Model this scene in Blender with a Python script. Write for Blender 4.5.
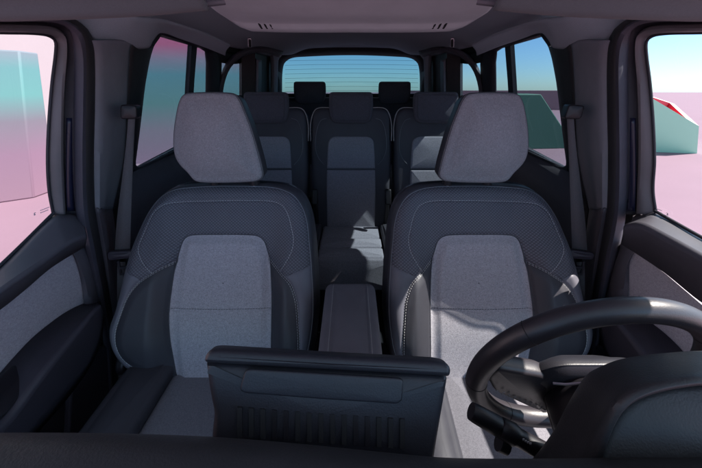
import bpy, math, random
import numpy as np
from mathutils import Vector
R = math.radians
random.seed(4)
rng = np.random.default_rng(4)
for o in list(bpy.data.objects):
    bpy.data.objects.remove(o)
SC = bpy.context.scene
COL = SC.collection

# ------------------------------------------------------------------ camera, sky, sun, exposure
H = 1.5                       # camera height above the ground outside
PITCH = R(15)
CT, ST = math.cos(PITCH), math.sin(PITCH)
F = 330.0                     # focal length in pixels of the 702 wide photograph
CX, CY = 351.0, 180.0
cam_d = bpy.data.cameras.new('camera')
cam = bpy.data.objects.new('camera', cam_d)
COL.objects.link(cam)
cam.location = (0, 0, H)
cam.rotation_euler = (R(90) - PITCH, 0, 0)
cam_d.sensor_width = 36
cam_d.lens = F / 702 * 36
cam_d.shift_y = -(234 - CY) / 702
cam_d.clip_start = .01
cam_d.clip_end = 3000
SC.camera = cam

SUN_TO = Vector((.80, -.035, 1.0)).normalized()     # direction towards the sun
elev = math.asin(SUN_TO.z)
azim = math.atan2(SUN_TO.x, SUN_TO.y)
world = bpy.data.worlds.new('World')
SC.world = world
world.use_nodes = True
wn = world.node_tree.nodes
wl = world.node_tree.links
sky = wn.new('ShaderNodeTexSky')
sky.sky_type = 'NISHITA'
sky.sun_disc = False
sky.sun_elevation = elev
sky.sun_rotation = azim
sky.air_density = 1.0
sky.dust_density = .35
sky.ozone_density = 2.0
tint = wn.new('ShaderNodeMixRGB')            # colour tint multiplied into the sky light
tint.blend_type = 'MULTIPLY'
tint.inputs[0].default_value = 1
# added tint: warms the light overhead against the blue cast, bluer at the horizon
wco = wn.new('ShaderNodeTexCoord')
wse = wn.new('ShaderNodeSeparateXYZ')
wl.new(wco.outputs['Generated'], wse.inputs[0])
wmr = wn.new('ShaderNodeMapRange')
wmr.inputs['From Min'].default_value = .12
wmr.inputs['From Max'].default_value = .5
wl.new(wse.outputs[2], wmr.inputs['Value'])
wmx = wn.new('ShaderNodeMixRGB')
wmx.inputs[1].default_value = (.62, .82, 1.05, 1)
wmx.inputs[2].default_value = (1.27, 1.03, .73, 1)
wl.new(wmr.outputs[0], wmx.inputs[0])
wl.new(wmx.outputs[0], tint.inputs[2])
wl.new(sky.outputs[0], tint.inputs[1])
wl.new(tint.outputs[0], wn['Background'].inputs[0])
wn['Background'].inputs[1].default_value = .085
sd = bpy.data.lights.new('sun', 'SUN')
sd.energy = 3.7
sd.angle = R(.5)
sd.color = (1, .93, .85)
so = bpy.data.objects.new('sun', sd)
COL.objects.link(so)
so.rotation_euler = SUN_TO.to_track_quat('Z', 'Y').to_euler()
so.location = (4, -5, 8)
SC.view_settings.view_transform = 'Standard'
SC.view_settings.look = 'None'
SC.view_settings.exposure = 2.02
SC.view_settings.gamma = 1
SC.cycles.max_bounces = 10
SC.cycles.diffuse_bounces = 6
SC.cycles.transparent_max_bounces = 16
SC.cycles.use_denoising = True


# ------------------------------------------------------------------ pixel -> point helpers
def ray(px, py):
    a = (px - CX) / F
    b = (CY - py) / F
    return np.array([a, CT + b * ST, -ST + b * CT])


ORG = np.array([0, 0, H])


def P(px, py, D):
    """point on the photograph's ray at distance D along the van"""
    d = ray(px, py)
    return ORG + d * (D / d[1])


def PX(px, py, X):
    """point on the ray at lateral position X"""
    d = ray(px, py)
    return ORG + d * (X / d[0])


def PZ(px, py, z):
    """point on the ray at height z relative to the camera"""
    d = ray(px, py)
    return ORG + d * (z / d[2])


def PP(px, py, O, n):
    d = ray(px, py)
    return ORG + d * (np.dot(np.asarray(O) - ORG, n) / np.dot(d, n))


def side_n(sg):
    n = np.array([-sg * 1.0, 0, -.17])
    return n / np.linalg.norm(n)


def PS(px, py, sg, inset=0.0):
    """point on the leaning side of the van (sg -1 left, +1 right)"""
    return PP(px, py, (sg * (.80 - inset), 0, H - .33), side_n(sg))


# ------------------------------------------------------------------ materials
MATS = {}


def nmat(name):
    m = bpy.data.materials.new(name)
    m.use_nodes = True
    nt = m.node_tree
    return m, nt, nt.nodes, nt.links, nt.nodes['Principled BSDF']


def mapping(nt, scale, coord='Object'):
    tc = nt.nodes.new('ShaderNodeTexCoord')
    mp = nt.nodes.new('ShaderNodeMapping')
    mp.inputs['Scale'].default_value = scale
    nt.links.new(tc.outputs[coord], mp.inputs[0])
    return mp.outputs[0]


def ramp(nt, fac, a, b, p0=.3, p1=.7):
    r = nt.nodes.new('ShaderNodeValToRGB')
    r.color_ramp.elements[0].position = p0
    r.color_ramp.elements[1].position = p1
    r.color_ramp.elements[0].color = (*a, 1)
    r.color_ramp.elements[1].color = (*b, 1)
    nt.links.new(fac, r.inputs[0])
    return r.outputs[0]


def noise(nt, vec, scale, detail=2.0, rough=.5):
    n = nt.nodes.new('ShaderNodeTexNoise')
    n.inputs['Scale'].default_value = scale
    n.inputs['Detail'].default_value = detail
    n.inputs['Roughness'].default_value = rough
    nt.links.new(vec, n.inputs['Vector'])
    return n.outputs['Fac']


def bump(nt, h, strength, dist, bsdf):
    b = nt.nodes.new('ShaderNodeBump')
    b.inputs['Strength'].default_value = strength
    b.inputs['Distance'].default_value = dist
    nt.links.new(h, b.inputs['Height'])
    nt.links.new(b.outputs[0], bsdf.inputs['Normal'])
    return b


def mul(c, k):
    return tuple(x * k for x in c)


def mixf(nt, a, b, op='ADD'):
    m = nt.nodes.new('ShaderNodeMath')
    m.operation = op
    nt.links.new(a, m.inputs[0])
    if isinstance(b, (int, float)):
        m.inputs[1].default_value = b
    else:
        nt.links.new(b, m.inputs[1])
    return m.outputs[0]


def fabric(name, col, contrast=.35, scale=420, stretch=(1, 1, 1), rough=.92, bs=.5):
    m, nt, N, L, B = nmat(name)
    v = mapping(nt, stretch)
    n1 = noise(nt, v, scale, 3, .7)
    n2 = noise(nt, v, scale * .45, 3, .6)
    s = mixf(nt, mixf(nt, n1, .72, 'MULTIPLY'), mixf(nt, n2, .28, 'MULTIPLY'))
    c = ramp(nt, s, mul(col, 1 - contrast), mul(col, 1 + contrast), .32, .68)
    L.new(c, B.inputs['Base Color'])
    B.inputs['Roughness'].default_value = rough
    B.inputs['Specular IOR Level'].default_value = .25
    B.inputs['Sheen Weight'].default_value = .07
    B.inputs['Sheen Roughness'].default_value = .5
    bump(nt, n1, bs, .0012, B)
    return m


def plastic(name, col, rough=.5, grain=700, bs=.18, var=.12, spec=.4):
    m, nt, N, L, B = nmat(name)
    v = mapping(nt, (1, 1, 1))
    n1 = noise(nt, v, grain, 2, .5)
    n2 = noise(nt, v, 9, 4, .6)
    c = ramp(nt, n2, mul(col, 1 - var), mul(col, 1 + var), .35, .65)
    L.new(c, B.inputs['Base Color'])
    n3 = noise(nt, v, 30, 4, .6)
    rr = N.new('ShaderNodeMapRange')
    rr.inputs['To Min'].default_value = rough - .07
    rr.inputs['To Max'].default_value = rough + .07
    L.new(n3, rr.inputs['Value'])
    L.new(rr.outputs[0], B.inputs['Roughness'])
    B.inputs['Specular IOR Level'].default_value = spec
    bump(nt, n1, bs, .0006, B)
    return m


def perforated(name, col):
    m, nt, N, L, B = nmat(name)
    uv = N.new('ShaderNodeUVMap')
    uv.uv_map = 'plane'
    sep = N.new('ShaderNodeSeparateXYZ')
    L.new(uv.outputs[0], sep.inputs[0])
    a = mixf(nt, mixf(nt, sep.outputs[0], 2 * math.pi / .0105, 'MULTIPLY'), 0, 'COSINE')
    b = mixf(nt, mixf(nt, sep.outputs[1], 2 * math.pi / .0095, 'MULTIPLY'), 0, 'COSINE')
    p = mixf(nt, a, b, 'MULTIPLY')
    v = mapping(nt, (1, 1, 1))
    n1 = noise(nt, v, 500, 2, .5)
    pp = mixf(nt, p, mixf(nt, n1, .5, 'MULTIPLY'))
    c = ramp(nt, pp, mul(col, .72), mul(col, 1.38), .15, .7)
    L.new(c, B.inputs['Base Color'])
    B.inputs['Roughness'].default_value = .55
    B.inputs['Specular IOR Level'].default_value = .4
    bump(nt, p, .5, .0012, B)
    return m


def glass(name, tint, refl=1.0):
    m = bpy.data.materials.new(name)
    m.use_nodes = True
    nt = m.node_tree
    N, L = nt.nodes, nt.links
    N.remove(N['Principled BSDF'])
    tr = N.new('ShaderNodeBsdfTransparent')
    tr.inputs[0].default_value = (*tint, 1)
    gl = N.new('ShaderNodeBsdfGlossy')
    gl.inputs['Roughness'].default_value = .02
    gl.inputs[0].default_value = (.9 * refl, .9 * refl, .95 * refl, 1)
    fr = N.new('ShaderNodeFresnel')
    fr.inputs[0].default_value = 1.28
    mx = N.new('ShaderNodeMixShader')
    ge = N.new('ShaderNodeNewGeometry')
    inv = N.new('ShaderNodeMath')
    inv.operation = 'SUBTRACT'
    inv.inputs[0].default_value = 1
    L.new(ge.outputs['Backfacing'], inv.inputs[1])
    ml = N.new('ShaderNodeMath')
    ml.operation = 'MULTIPLY'
    L.new(fr.outputs[0], ml.inputs[0])
    L.new(inv.outputs[0], ml.inputs[1])
    L.new(ml.outputs[0], mx.inputs[0])
    L.new(tr.outputs[0], mx.inputs[1])
    L.new(gl.outputs[0], mx.inputs[2])
    L.new(mx.outputs[0], N['Material Output'].inputs[0])
    return m


def paint(name, col, rough=.6, var=.06, scale=1.2):
    m, nt, N, L, B = nmat(name)
    v = mapping(nt, (1, 1, 1))
    n = noise(nt, v, scale, 5, .6)
    L.new(ramp(nt, n, mul(col, 1 - var), mul(col, 1 + var)), B.inputs['Base Color'])
    B.inputs['Roughness'].default_value = rough
    n2 = noise(nt, v, 60, 3, .6)
    bump(nt, n2, .1, .01, B)
    return m


def graded(name, stops, z0, z1):
    """base colour that fades through several colours from the foot to the top of a panel"""
    m, nt, N, L, B = nmat(name)
    tc = N.new('ShaderNodeTexCoord')
    sep = N.new('ShaderNodeSeparateXYZ')
    L.new(tc.outputs['Object'], sep.inputs[0])
    mr = N.new('ShaderNodeMapRange')
    mr.inputs['From Min'].default_value = z0
    mr.inputs['From Max'].default_value = z1
    L.new(sep.outputs[2], mr.inputs['Value'])
    r = N.new('ShaderNodeValToRGB')
    e = r.color_ramp.elements
    e[0].position, e[0].color = stops[0][0], (*stops[0][1], 1)
    e[1].position, e[1].color = stops[-1][0], (*stops[-1][1], 1)
    for p, c in stops[1:-1]:
        x = e.new(p)
        x.color = (*c, 1)
    L.new(mr.outputs[0], r.inputs[0])
    L.new(r.outputs[0], B.inputs['Base Color'])
    B.inputs['Roughness'].default_value = .7
    return m


CH = (.050, .050, .066)
M = {
    'fab': fabric('grey_fabric', (0.335, 0.314, 0.342), .36, 380),
    'fab_head': fabric('headrest_fabric', (0.213, 0.200, 0.216), .34, 420),
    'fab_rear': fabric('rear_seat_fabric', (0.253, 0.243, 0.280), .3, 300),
    'fab_cush_shade': fabric('shaded_cushion_fabric', (0.155, 0.149, 0.171), .3, 380),  # darker copy of the seat cloth; shadow on the cushions put into colour
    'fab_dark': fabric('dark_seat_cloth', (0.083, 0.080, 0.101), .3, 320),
    'fab_door': fabric('door_fabric', (0.390, 0.364, 0.400), .30, 430, (1, .7, 1)),
    'perf': perforated('perforated_cloth', (0.089, 0.087, 0.106)),
    'leather': plastic('charcoal_leatherette', (0.039, 0.038, 0.047), .5, 420, .25, .08),
    'leather_l': plastic('slate_leatherette', (0.112, 0.109, 0.132), .52, 420, .25, .08),
    'rear_leather': plastic('rear_leatherette', (0.050, 0.048, 0.060), .55, 420, .2, .08),
    'thread': plastic('pale_thread', (.48, .47, .48), .8, 900, .1, .1),
    'piping': plastic('glint_piping', (.34, .31, .31), .6, 900, .1, .1),  # light beige puts the warm glint of the rear piping into colour
    'piping_d': plastic('grey_piping', (.19, .19, .21), .6, 900, .1, .1),
    'dash': plastic('dash_plastic', (0.018, 0.018, 0.024), .45, 620, .35, .12),
    'dash_soft': plastic('soft_dash_skin', (0.019, 0.019, 0.022), .55, 480, .6, .15),
    'trim': plastic('charcoal_door_trim', (0.080, 0.074, 0.088), .5, 620, .35, .1),
    'trim_d': plastic('dark_door_trim', (0.038, 0.034, 0.046), .5, 620, .3, .1),
    'pillar': plastic('grey_pillar_trim', (0.176, 0.174, 0.198), .6, 620, .3, .08),
    'pillar_d': plastic('dark_pillar_trim', (0.018, 0.016, 0.018), .6, 620, .3, .1),
    'frame': plastic('grey_window_frame', (0.130, 0.119, 0.128), .5, 620, .2, .08),
    'rubber': plastic('black_rubber', (.020, .019, .026), .6, 700, .2, .1),
    'rubber_l': plastic('soft_rubber_seal', (0.051, 0.048, 0.064), .6, 500, .2, .1),
    'navy': plastic('navy_body_paint', (.012, .013, .034), .3, 700, .03, .05),
    'lining': fabric('roof_lining', (0.309, 0.342, 0.390), .10, 500, bs=.25),
    'console': plastic('grey_roof_plastic', (0.442, 0.466, 0.494), .6, 560, .3, .05),
    'visor': fabric('visor_vinyl', (0.086, 0.093, 0.102), .08, 420, bs=.25),
    'slot': plastic('black_slot', (.008, .008, .010), .7),
    'carpet': fabric('black_carpet', (.02, .02, .026), .4, 260),
    'webbing': fabric('belt_webbing', (0.088, 0.083, 0.090), .25, 500, (1, 1, 3)),
    'black': plastic('black_plastic', (0.010, 0.009, 0.012), .45, 620, .2, .1),
    'wheel': plastic('wheel_leather', (0.025, 0.022, 0.027), .40, 480, .25, .1, .5),
    'chrome': plastic('satin_trim', (.42, .41, .44), .28, 700, .03, .05, .8),
    'gloss': plastic('gloss_black', (.012, .012, .016), .25, 700, .05, .05, .6),
    'glass': glass('clear_glass', (.82, .84, .85)),
    'glass_d': glass('tinted_glass', (.48, .54, .57), .5),
    'glass_r': glass('tinted_rear_glass', (.38, .48, .51), .5),
    'mark': paint('etched_mark', (.75, .55, .62)),
    'wire': plastic('heating_wire', (.12, .17, .20), .5),
}
M['chrome'].node_tree.nodes['Principled BSDF'].inputs['Metallic'].default_value = .8


# ------------------------------------------------------------------ object helpers
ROOT = {}


def tag(o, label, cat, group=None):
    o['label'] = label
    o['category'] = cat
    if group:
        o['group'] = group


def thing(name, label, cat, loc, group=None):
    o = bpy.data.objects.new(name, None)
    o.empty_display_size = .05
    COL.objects.link(o)
    o.location = loc
    tag(o, label, cat, group)
    ROOT[o.name] = np.array(loc, float)
    return o


def obj(name, verts, faces, mat, parent=None, smooth=35, uvs=None):
    v = np.asarray(verts, float)
    base = np.zeros(3)
    if parent is not None:
        base = ROOT[parent.name]
    v = v - base
    me = bpy.data.meshes.new(name)
    me.from_pydata(v.tolist(), [], [list(map(int, f)) for f in faces])
    if mat:
        me.materials.append(M[mat] if isinstance(mat, str) else mat)
    if uvs is not None:
        ul = me.uv_layers.new(name='plane')
        li = np.zeros(len(me.loops), dtype=np.int32)
        me.loops.foreach_get('vertex_index', li)
        ul.data.foreach_set('uv', np.asarray(uvs)[li].astype(np.float32).ravel())
    me.validate()
    me.update()
    if smooth:
        me.polygons.foreach_set('use_smooth', [True] * len(me.polygons))
        if smooth < 180:
            me.set_sharp_from_angle(angle=R(smooth))
    o = bpy.data.objects.new(name, me)
    COL.objects.link(o)
    if parent is not None:
        o.parent = parent
    ROOT[o.name] = base
    return o


def recalc(o):
    import bmesh
    bm = bmesh.new()
    bm.from_mesh(o.data)
    bmesh.ops.recalc_face_normals(bm, faces=bm.faces)
    bm.to_mesh(o.data)
    bm.free()
    return o


class MB:
    """collects shapes that belong to ONE part"""
    def __init__(s):
        s.v = []
        s.f = []

    def add(s, v, f):
        n = len(s.v)
        s.v += [tuple(x) for x in v]
        s.f += [tuple(i + n for i in q) for q in f]

    def box(s, c, size, ax=None):
        c = np.asarray(c, float)
        ax = np.eye(3) if ax is None else np.asarray(ax)
        h = np.asarray(size, float) / 2
        v = [c + ax[0] * h[0] * i + ax[1] * h[1] * j + ax[2] * h[2] * k
             for i in (-1, 1) for j in (-1, 1) for k in (-1, 1)]
        s.add(v, [(0, 1, 3, 2), (4, 6, 7, 5), (0, 4, 5, 1), (2, 3, 7, 6), (0, 2, 6, 4), (1, 5, 7, 3)])

    def build(s, name, mat, parent=None, smooth=35):
        return recalc(obj(name, s.v, s.f, mat, parent, smooth))


def bevel(o, w, seg=3, ang=35):
    b = o.modifiers.new('bevel', 'BEVEL')
    b.width = w
    b.segments = seg
    b.limit_method = 'ANGLE'
    b.angle_limit = R(ang)
    return o


def curve(pts, n, closed=False, keep=None):
    """Catmull-Rom through pts resampled to n points by arc length"""
    p = np.asarray(pts, float)
    m = len(p)
    out = []
    segs = m if closed else m - 1
    for i in range(segs):
        if closed:
            a, b, c, d = p[(i - 1) % m], p[i], p[(i + 1) % m], p[(i + 2) % m]
        else:
            b, c = p[i], p[i + 1]
            a = p[i - 1] if i else 2 * b - c
            d = p[i + 2] if i + 2 < m else 2 * c - b
        # centripetal-ish: limit tangents
        lb = np.linalg.norm(c - b)
        t1 = (c - a) / max(np.linalg.norm(b - a) + lb, 1e-9) * lb
        t2 = (d - b) / max(np.linalg.norm(d - c) + lb, 1e-9) * lb
        for t in np.linspace(0, 1, 24, endpoint=False):
            h = (2 * t**3 - 3 * t**2 + 1) * b + (t**3 - 2 * t**2 + t) * t1 + (-2 * t**3 + 3 * t**2) * c + (t**3 - t**2) * t2
            out.append(h)
    if not closed:
        out.append(p[-1])
    else:
        out.append(out[0])
    out = np.array(out)
    s = np.r_[0, np.cumsum(np.linalg.norm(np.diff(out, axis=0), axis=1))]
    q = np.linspace(0, s[-1], n, endpoint=not closed)
    return np.stack([np.interp(q, s, out[:, k]) for k in range(p.shape[1])], 1)


def round_poly(pts, r, n=6):
    """polygon with rounded corners; r one radius or one per corner"""
    p = [np.asarray(x, float) for x in pts]
    rs = r if isinstance(r, (list, tuple)) else [r] * len(p)
    out = []
    for i, b in enumerate(p):
        a, c = p[i - 1], p[(i + 1) % len(p)]
        if rs[i] <= 0:
            out.append(b)
            continue
        la, lc = np.linalg.norm(a - b), np.linalg.norm(c - b)
        k = min(rs[i], la * .49, lc * .49)
        s, e = b + (a - b) / la * k, b + (c - b) / lc * k
        for t in np.linspace(0, 1, n + 1):
            out.append((1 - t)**2 * s + 2 * t * (1 - t) * b + t * t * e)
    return np.array(out)


def resample(poly, n):
    p = np.vstack([poly, poly[:1]])
    s = np.r_[0, np.cumsum(np.linalg.norm(np.diff(p, axis=0), axis=1))]
    q = np.linspace(0, s[-1], n, endpoint=False)
    return np.stack([np.interp(q, s, p[:, k]) for k in range(p.shape[1])], 1)


def inset2(poly, d):
    """move a 2D loop inwards by d along its vertex normals"""
    a = np.roll(poly, 1, 0)
    b = np.roll(poly, -1, 0)
    t = b - a
    t /= np.maximum(np.linalg.norm(t, axis=1, keepdims=True), 1e-9)
    n = np.c_[-t[:, 1], t[:, 0]]
    x, y = poly.T
    area = np.sum(x * np.roll(y, -1) - np.roll(x, -1) * y)
    return poly + n * d * (1 if area > 0 else -1)


def frame(O, n, up=(0, 0, 1)):
    n = np.asarray(n, float)
    n /= np.linalg.norm(n)
    ev = np.asarray(up, float) - np.dot(up, n) * n
    ev /= np.linalg.norm(ev)
    eu = np.cross(ev, n)
    return np.asarray(O, float), eu, ev, n


def puff(name, poly, fr, mat, parent=None, dome=.012, edge=.012, thick=.05, n=140, back=True, taper=0.0, power=2.2, side=None):
    """a cushion-like solid: 2D outline in a frame, rounded edge, domed front, flat back"""
    O, eu, ev, nn = fr
    poly = resample(np.asarray(poly, float), n)
    c = poly.mean(0)
    loops = []
    if back:
        bk = inset2(poly, edge * .6 + taper)
        loops.append((bk, -thick))
        loops.append((inset2(poly, taper * .6), -thick + edge * .6))
    for a in np.linspace(0, math.pi / 2, 6):
        loops.append((inset2(poly, edge * (1 - math.cos(a))), -edge + edge * math.sin(a)))
    inn = loops[-1][0]
    for s in (.93, .84, .72, .58, .42, .25, .1):
        loops.append((c + (inn - c) * s, dome * (1 - s**power)))
    V = []
    for lp, h in loops:
        V += [O + eu * p[0] + ev * p[1] + nn * h for p in lp]
    Fc = []
    for k in range(len(loops) - 1):
        for i in range(n):
            j = (i + 1) % n
            Fc.append((k * n + i, k * n + j, (k + 1) * n + j, (k + 1) * n + i))
    V.append(O + eu * c[0] + ev * c[1] + nn * dome)
    e = len(V) - 1
    b = (len(loops) - 1) * n
    Fc += [(b + i, b + (i + 1) % n, e) for i in range(n)]
    if back:
        Fc.append(tuple(range(n))[::-1])
    o = recalc(obj(name, V, Fc, mat, parent, 50))
    if side:
        o.data.materials.append(M[side])
        o.data.polygons.foreach_set('material_index', [1 if k < n * 3 or k == len(Fc) - 1 else 0 for k in range(len(Fc))])
    return o


def to2(pts3, fr):
    O, eu, ev, n = fr
    return np.array([[np.dot(p - O, eu), np.dot(p - O, ev)] for p in pts3])


def pxpoly(pts, fr):
    """photograph pixels -> 2D coordinates in a frame's plane"""
    O, eu, ev, n = fr
    return to2([PP(x, y, O, n) for x, y in pts], fr)


def tube(pts, r, seg=10, closed=False):
    p = np.asarray(pts, float)
    n = len(p)
    rr = np.full(n, r) if np.isscalar(r) else np.asarray(r)
    V, Fc = [], []
    up = None
    for i in range(n):
        a = p[(i - 1) % n] if (closed or i) else p[i]
        b = p[(i + 1) % n] if (closed or i < n - 1) else p[i]
        t = (b - a) / max(np.linalg.norm(b - a), 1e-9)
        if up is None:
            up = np.array([0, 0, 1.]) if abs(t[2]) < .9 else np.array([1., 0, 0])
        s = np.cross(t, up)
        s /= np.linalg.norm(s)
        up = np.cross(s, t)
        for k in range(seg):
            w = 2 * math.pi * k / seg
            V.append(p[i] + (s * math.cos(w) + up * math.sin(w)) * rr[i])
    m = n if closed else n - 1
    for i in range(m):
        j = (i + 1) % n
        for k in range(seg):
            l = (k + 1) % seg
            Fc.append((i * seg + k, i * seg + l, j * seg + l, j * seg + k))
    if not closed:
        Fc.append(tuple(range(seg))[::-1])
        Fc.append(tuple((n - 1) * seg + k for k in range(seg)))
    return V, Fc


def loft(name, curves, mat, parent=None, n=40, thick=.006, sub=0, smooth=40, offset=0, straight=False, bev=0):
    """surface through several 3D curves, given thickness"""
    cs = []
    for c in curves:
        c = np.asarray(c, float)
        if straight:
            s = np.r_[0, np.cumsum(np.linalg.norm(np.diff(c, axis=0), axis=1))]
            q = np.linspace(0, s[-1], n)
            cs.append(np.stack([np.interp(q, s, c[:, k]) for k in range(3)], 1))
        else:
            cs.append(curve(c, n))
    cs = np.array(cs)
    if sub:
        m = len(cs)
        k = (m - 1) * sub + 1
        cs = np.stack([curve(cs[:, i], k) for i in range(n)], 1)
    m = len(cs)
    V = cs.reshape(-1, 3)
    Fc = [(i * n + j, i * n + j + 1, (i + 1) * n + j + 1, (i + 1) * n + j) for i in range(m - 1) for j in range(n - 1)]
    o = recalc(obj(name, V, Fc, mat, parent, smooth))
    if bev:
        bevel(o, bev, 4, 20)
    if thick:
        s = o.modifiers.new('solid', 'SOLIDIFY')
        s.thickness = thick
        s.offset = offset
    return o


def slab(name, poly3, nrm, thick, mat, parent=None, bev=0.0, smooth=35):
    """flat polygon (3D points) with thickness behind it (along -nrm)"""
    p = np.asarray(poly3, float)
    nrm = np.asarray(nrm, float)
    n = len(p)
    V = list(p) + list(p - nrm * thick)
    Fc = [tuple(range(n)), tuple(range(n, 2 * n))[::-1]]
    Fc += [(i, i + n, (i + 1) % n + n, (i + 1) % n) for i in range(n)]
    o = recalc(obj(name, V, Fc, mat, parent, smooth))
    if bev:
        bevel(o, bev)
    return o


def seg_dist(pts, line, closed=False):
    """distance of 2D pts to a polyline"""
    l = np.asarray(line)
    if closed:
        l = np.vstack([l, l[:1]])
    best = np.full(len(pts), 1e9)
    for a, b in zip(l[:-1], l[1:]):
        d = b - a
        L2 = max(d @ d, 1e-12)
        t = np.clip(((pts - a) @ d) / L2, 0, 1)
        q = pts - (a + t[:, None] * d)
        best = np.minimum(best, np.einsum('ij,ij->i', q, q))
    return np.sqrt(best)


def inside(pts, poly):
    x, y = pts.T
    r = np.zeros(len(pts), bool)
    n = len(poly)
    for i in range(n):
        x0, y0 = poly[i]
        x1, y1 = poly[(i + 1) % n]
        c = (y0 > y) != (y1 > y)
        xs = (x1 - x0) * (y - y0) / ((y1 - y0) if y1 != y0 else 1e-9) + x0
        r ^= c & (x < xs)
    return r


def sstep(x, a, b):
    t = np.clip((x - a) / (b - a), 0, 1)
    return t * t * (3 - 2 * t)


# ------------------------------------------------------------------ the outside
def ground():
    n = 60
    v, f = [], []
    xs = np.sign(np.linspace(-1, 1, n)) * np.abs(np.linspace(-1, 1, n))**3 * 900
    for x in xs:
        for y in xs:
            v.append((x, y, 0))
    for i in range(n - 1):
        for j in range(n - 1):
            f.append((i * n + j, (i + 1) * n + j, (i + 1) * n + j + 1, i * n + j + 1))
    o = obj('ground', v, f, paint('pink_ground', (.245, .145, .195), .75, .05, .5))
    o['kind'] = 'structure'


ground()
MINT, CREAM, RED = (.46, .92, .68), (.72, .60, .56), (.60, .04, .08)


def hexa(name, bot, top, mat, parent=None, bev=.02):
    v = list(bot) + list(top)
    n = len(bot)
    f = [tuple(range(n))[::-1], tuple(range(n, 2 * n))] + [(i, (i + 1) % n, (i + 1) % n + n, i + n) for i in range(n)]
    o = recalc(obj(name, v, f, mat, parent, 20))
    if bev:
        bevel(o, bev, 2, 20)
    return o


# left: pale pink wall, block fading from teal to pink, taller fading panel seen through the rear glass
loc = (-11, 3, 0)
t = thing('backdrop_wall', 'tall pale pink backdrop wall behind the fading block, left window', 'wall', loc)
hexa('panel', [(-12, -9, 0), (-11.6, -9, 0), (-11.6, 18.0, 0), (-12, 18.0, 0)],
     [(-12, -9, 7), (-11.6, -9, 7), (-11.6, 18.0, 7), (-12, 18.0, 7)], paint('pale_pink_paint', (.34, .275, .295), .8, .03, .4), t)
mb = MB()
mb.box((-11.95, 4.5, .06), (1.3, 27.4, .12))
mb.build('foot', paint('pale_pink_foot', (.44, .34, .37), .8, .03, .4), t)

z_top = P(38, 53, 5.45)[2]
T2 = PZ(38, 53, z_top - H)
B1, B2 = PZ(34, 198, -H), PZ(56, 190, -H)
B0 = B1 + (PZ(0, 203, -H) - B1) * 6
B3 = B2 + np.array([-5, .9, 0])
t = thing('colour_block', 'large tapering block fading from teal to pink outside the left front window', 'block', (B1[0], B1[1], 0))
botp = [B0, B1, B2, B3]
topp = [T2 + .8 * (b - B2) for b in botp]
for q in botp:
    q[2] = 0
for q in topp:
    q[2] = z_top
hexa('shell', botp, topp,
     graded('teal_pink_fade', [(0, (0.204, 0.116, 0.163)), (.30, (0.184, 0.105, 0.160)), (.52, (0.136, 0.116, 0.150)), (.70, (0.088, 0.224, 0.224)), (.88, (0.088, 0.211, 0.224)), (1, (0.163, 0.190, 0.231))], 0, z_top), t)

t = thing('fading_panel', 'tall screen fading pink, teal and mauve, seen through left sliding window', 'panel', (-3.2, 6.9, 0))
hexa('screen', [(-5.0, 6.3, 0), (-1.5, 7.2, 0), (-1.56, 7.45, 0), (-5.06, 6.55, 0)],
     [(-5.0, 6.3, 3.2), (-1.5, 7.2, 3.2), (-1.56, 7.45, 3.2), (-5.06, 6.55, 3.2)],
     graded('screen_fade', [(0, (.42, .28, .38)), (.24, (.34, .31, .36)), (.40, (.17, .36, .34)), (.57, (.15, .36, .40)), (.66, (.34, .30, .38)), (.74, (.62, .17, .30)), (1, (.66, .16, .30))], 0, 3.2), t)
for fx, fy in ((-4.3, 6.6), (-2.2, 7.13)):
    mb = MB()
    mb.box((fx, fy, .05), (.6, .9, .1))
    mb.build('foot', paint('mauve_foot', (.30, .22, .28)), t)

# right: mint trough with a red inside, far green wedge and a pink slab
t = thing('mint_trough', 'mint green tilted trough with cream rim and red inside, on pink ground', 'block', (8.4, 8.6, 0))
mint = paint('mint_paint', MINT, .7, .04, .5)
f0 = PZ(655, 152.5, -H); f1 = PZ(697, 153.5, -H)
g0 = P(640, 91, f0[1] - .15); g1 = P(699, 126, f1[1] - .35)
bdir = np.array([1.1, 3.4, 0])
bk0, bk1 = f0 + bdir * .9, f1 + bdir * .75 + np.array([1.2, 0, 0])
h0, h1 = g0 + bdir * .75 + np.array([0, 0, .36]), g1 + bdir * .75 + np.array([.9, 0, .42])
f0l = f0 + np.array([-.5, .2, 0])
outer_b = [f0l, f1, bk1, bk0]
outer_t = [g0, g1, h1, h0]
for q in outer_b:
    q[2] = 0
cen = sum(outer_t) / 4
inn_t = [q + (cen - q) * .22 for q in outer_t]
inn_b = [q + (cen - q) * .3 + np.array([0, 0, -.55]) for q in outer_t]
V = outer_b + outer_t
obj('shell', V, [(3, 2, 1, 0), (0, 1, 5, 4), (1, 2, 6, 5), (2, 3, 7, 6), (3, 0, 4, 7)], mint, t, 20)
V = outer_t + inn_t
obj('rim', V, [(0, 1, 5, 4), (1, 2, 6, 5), (2, 3, 7, 6), (3, 0, 4, 7)], paint('cream_paint', CREAM), t, 20)
V = inn_t + inn_b
obj('lining', V, [(0, 1, 5, 4), (1, 2, 6, 5), (2, 3, 7, 6), (3, 0, 4, 7), (4, 5, 6, 7)], paint('red_paint', RED), t, 20)

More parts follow.
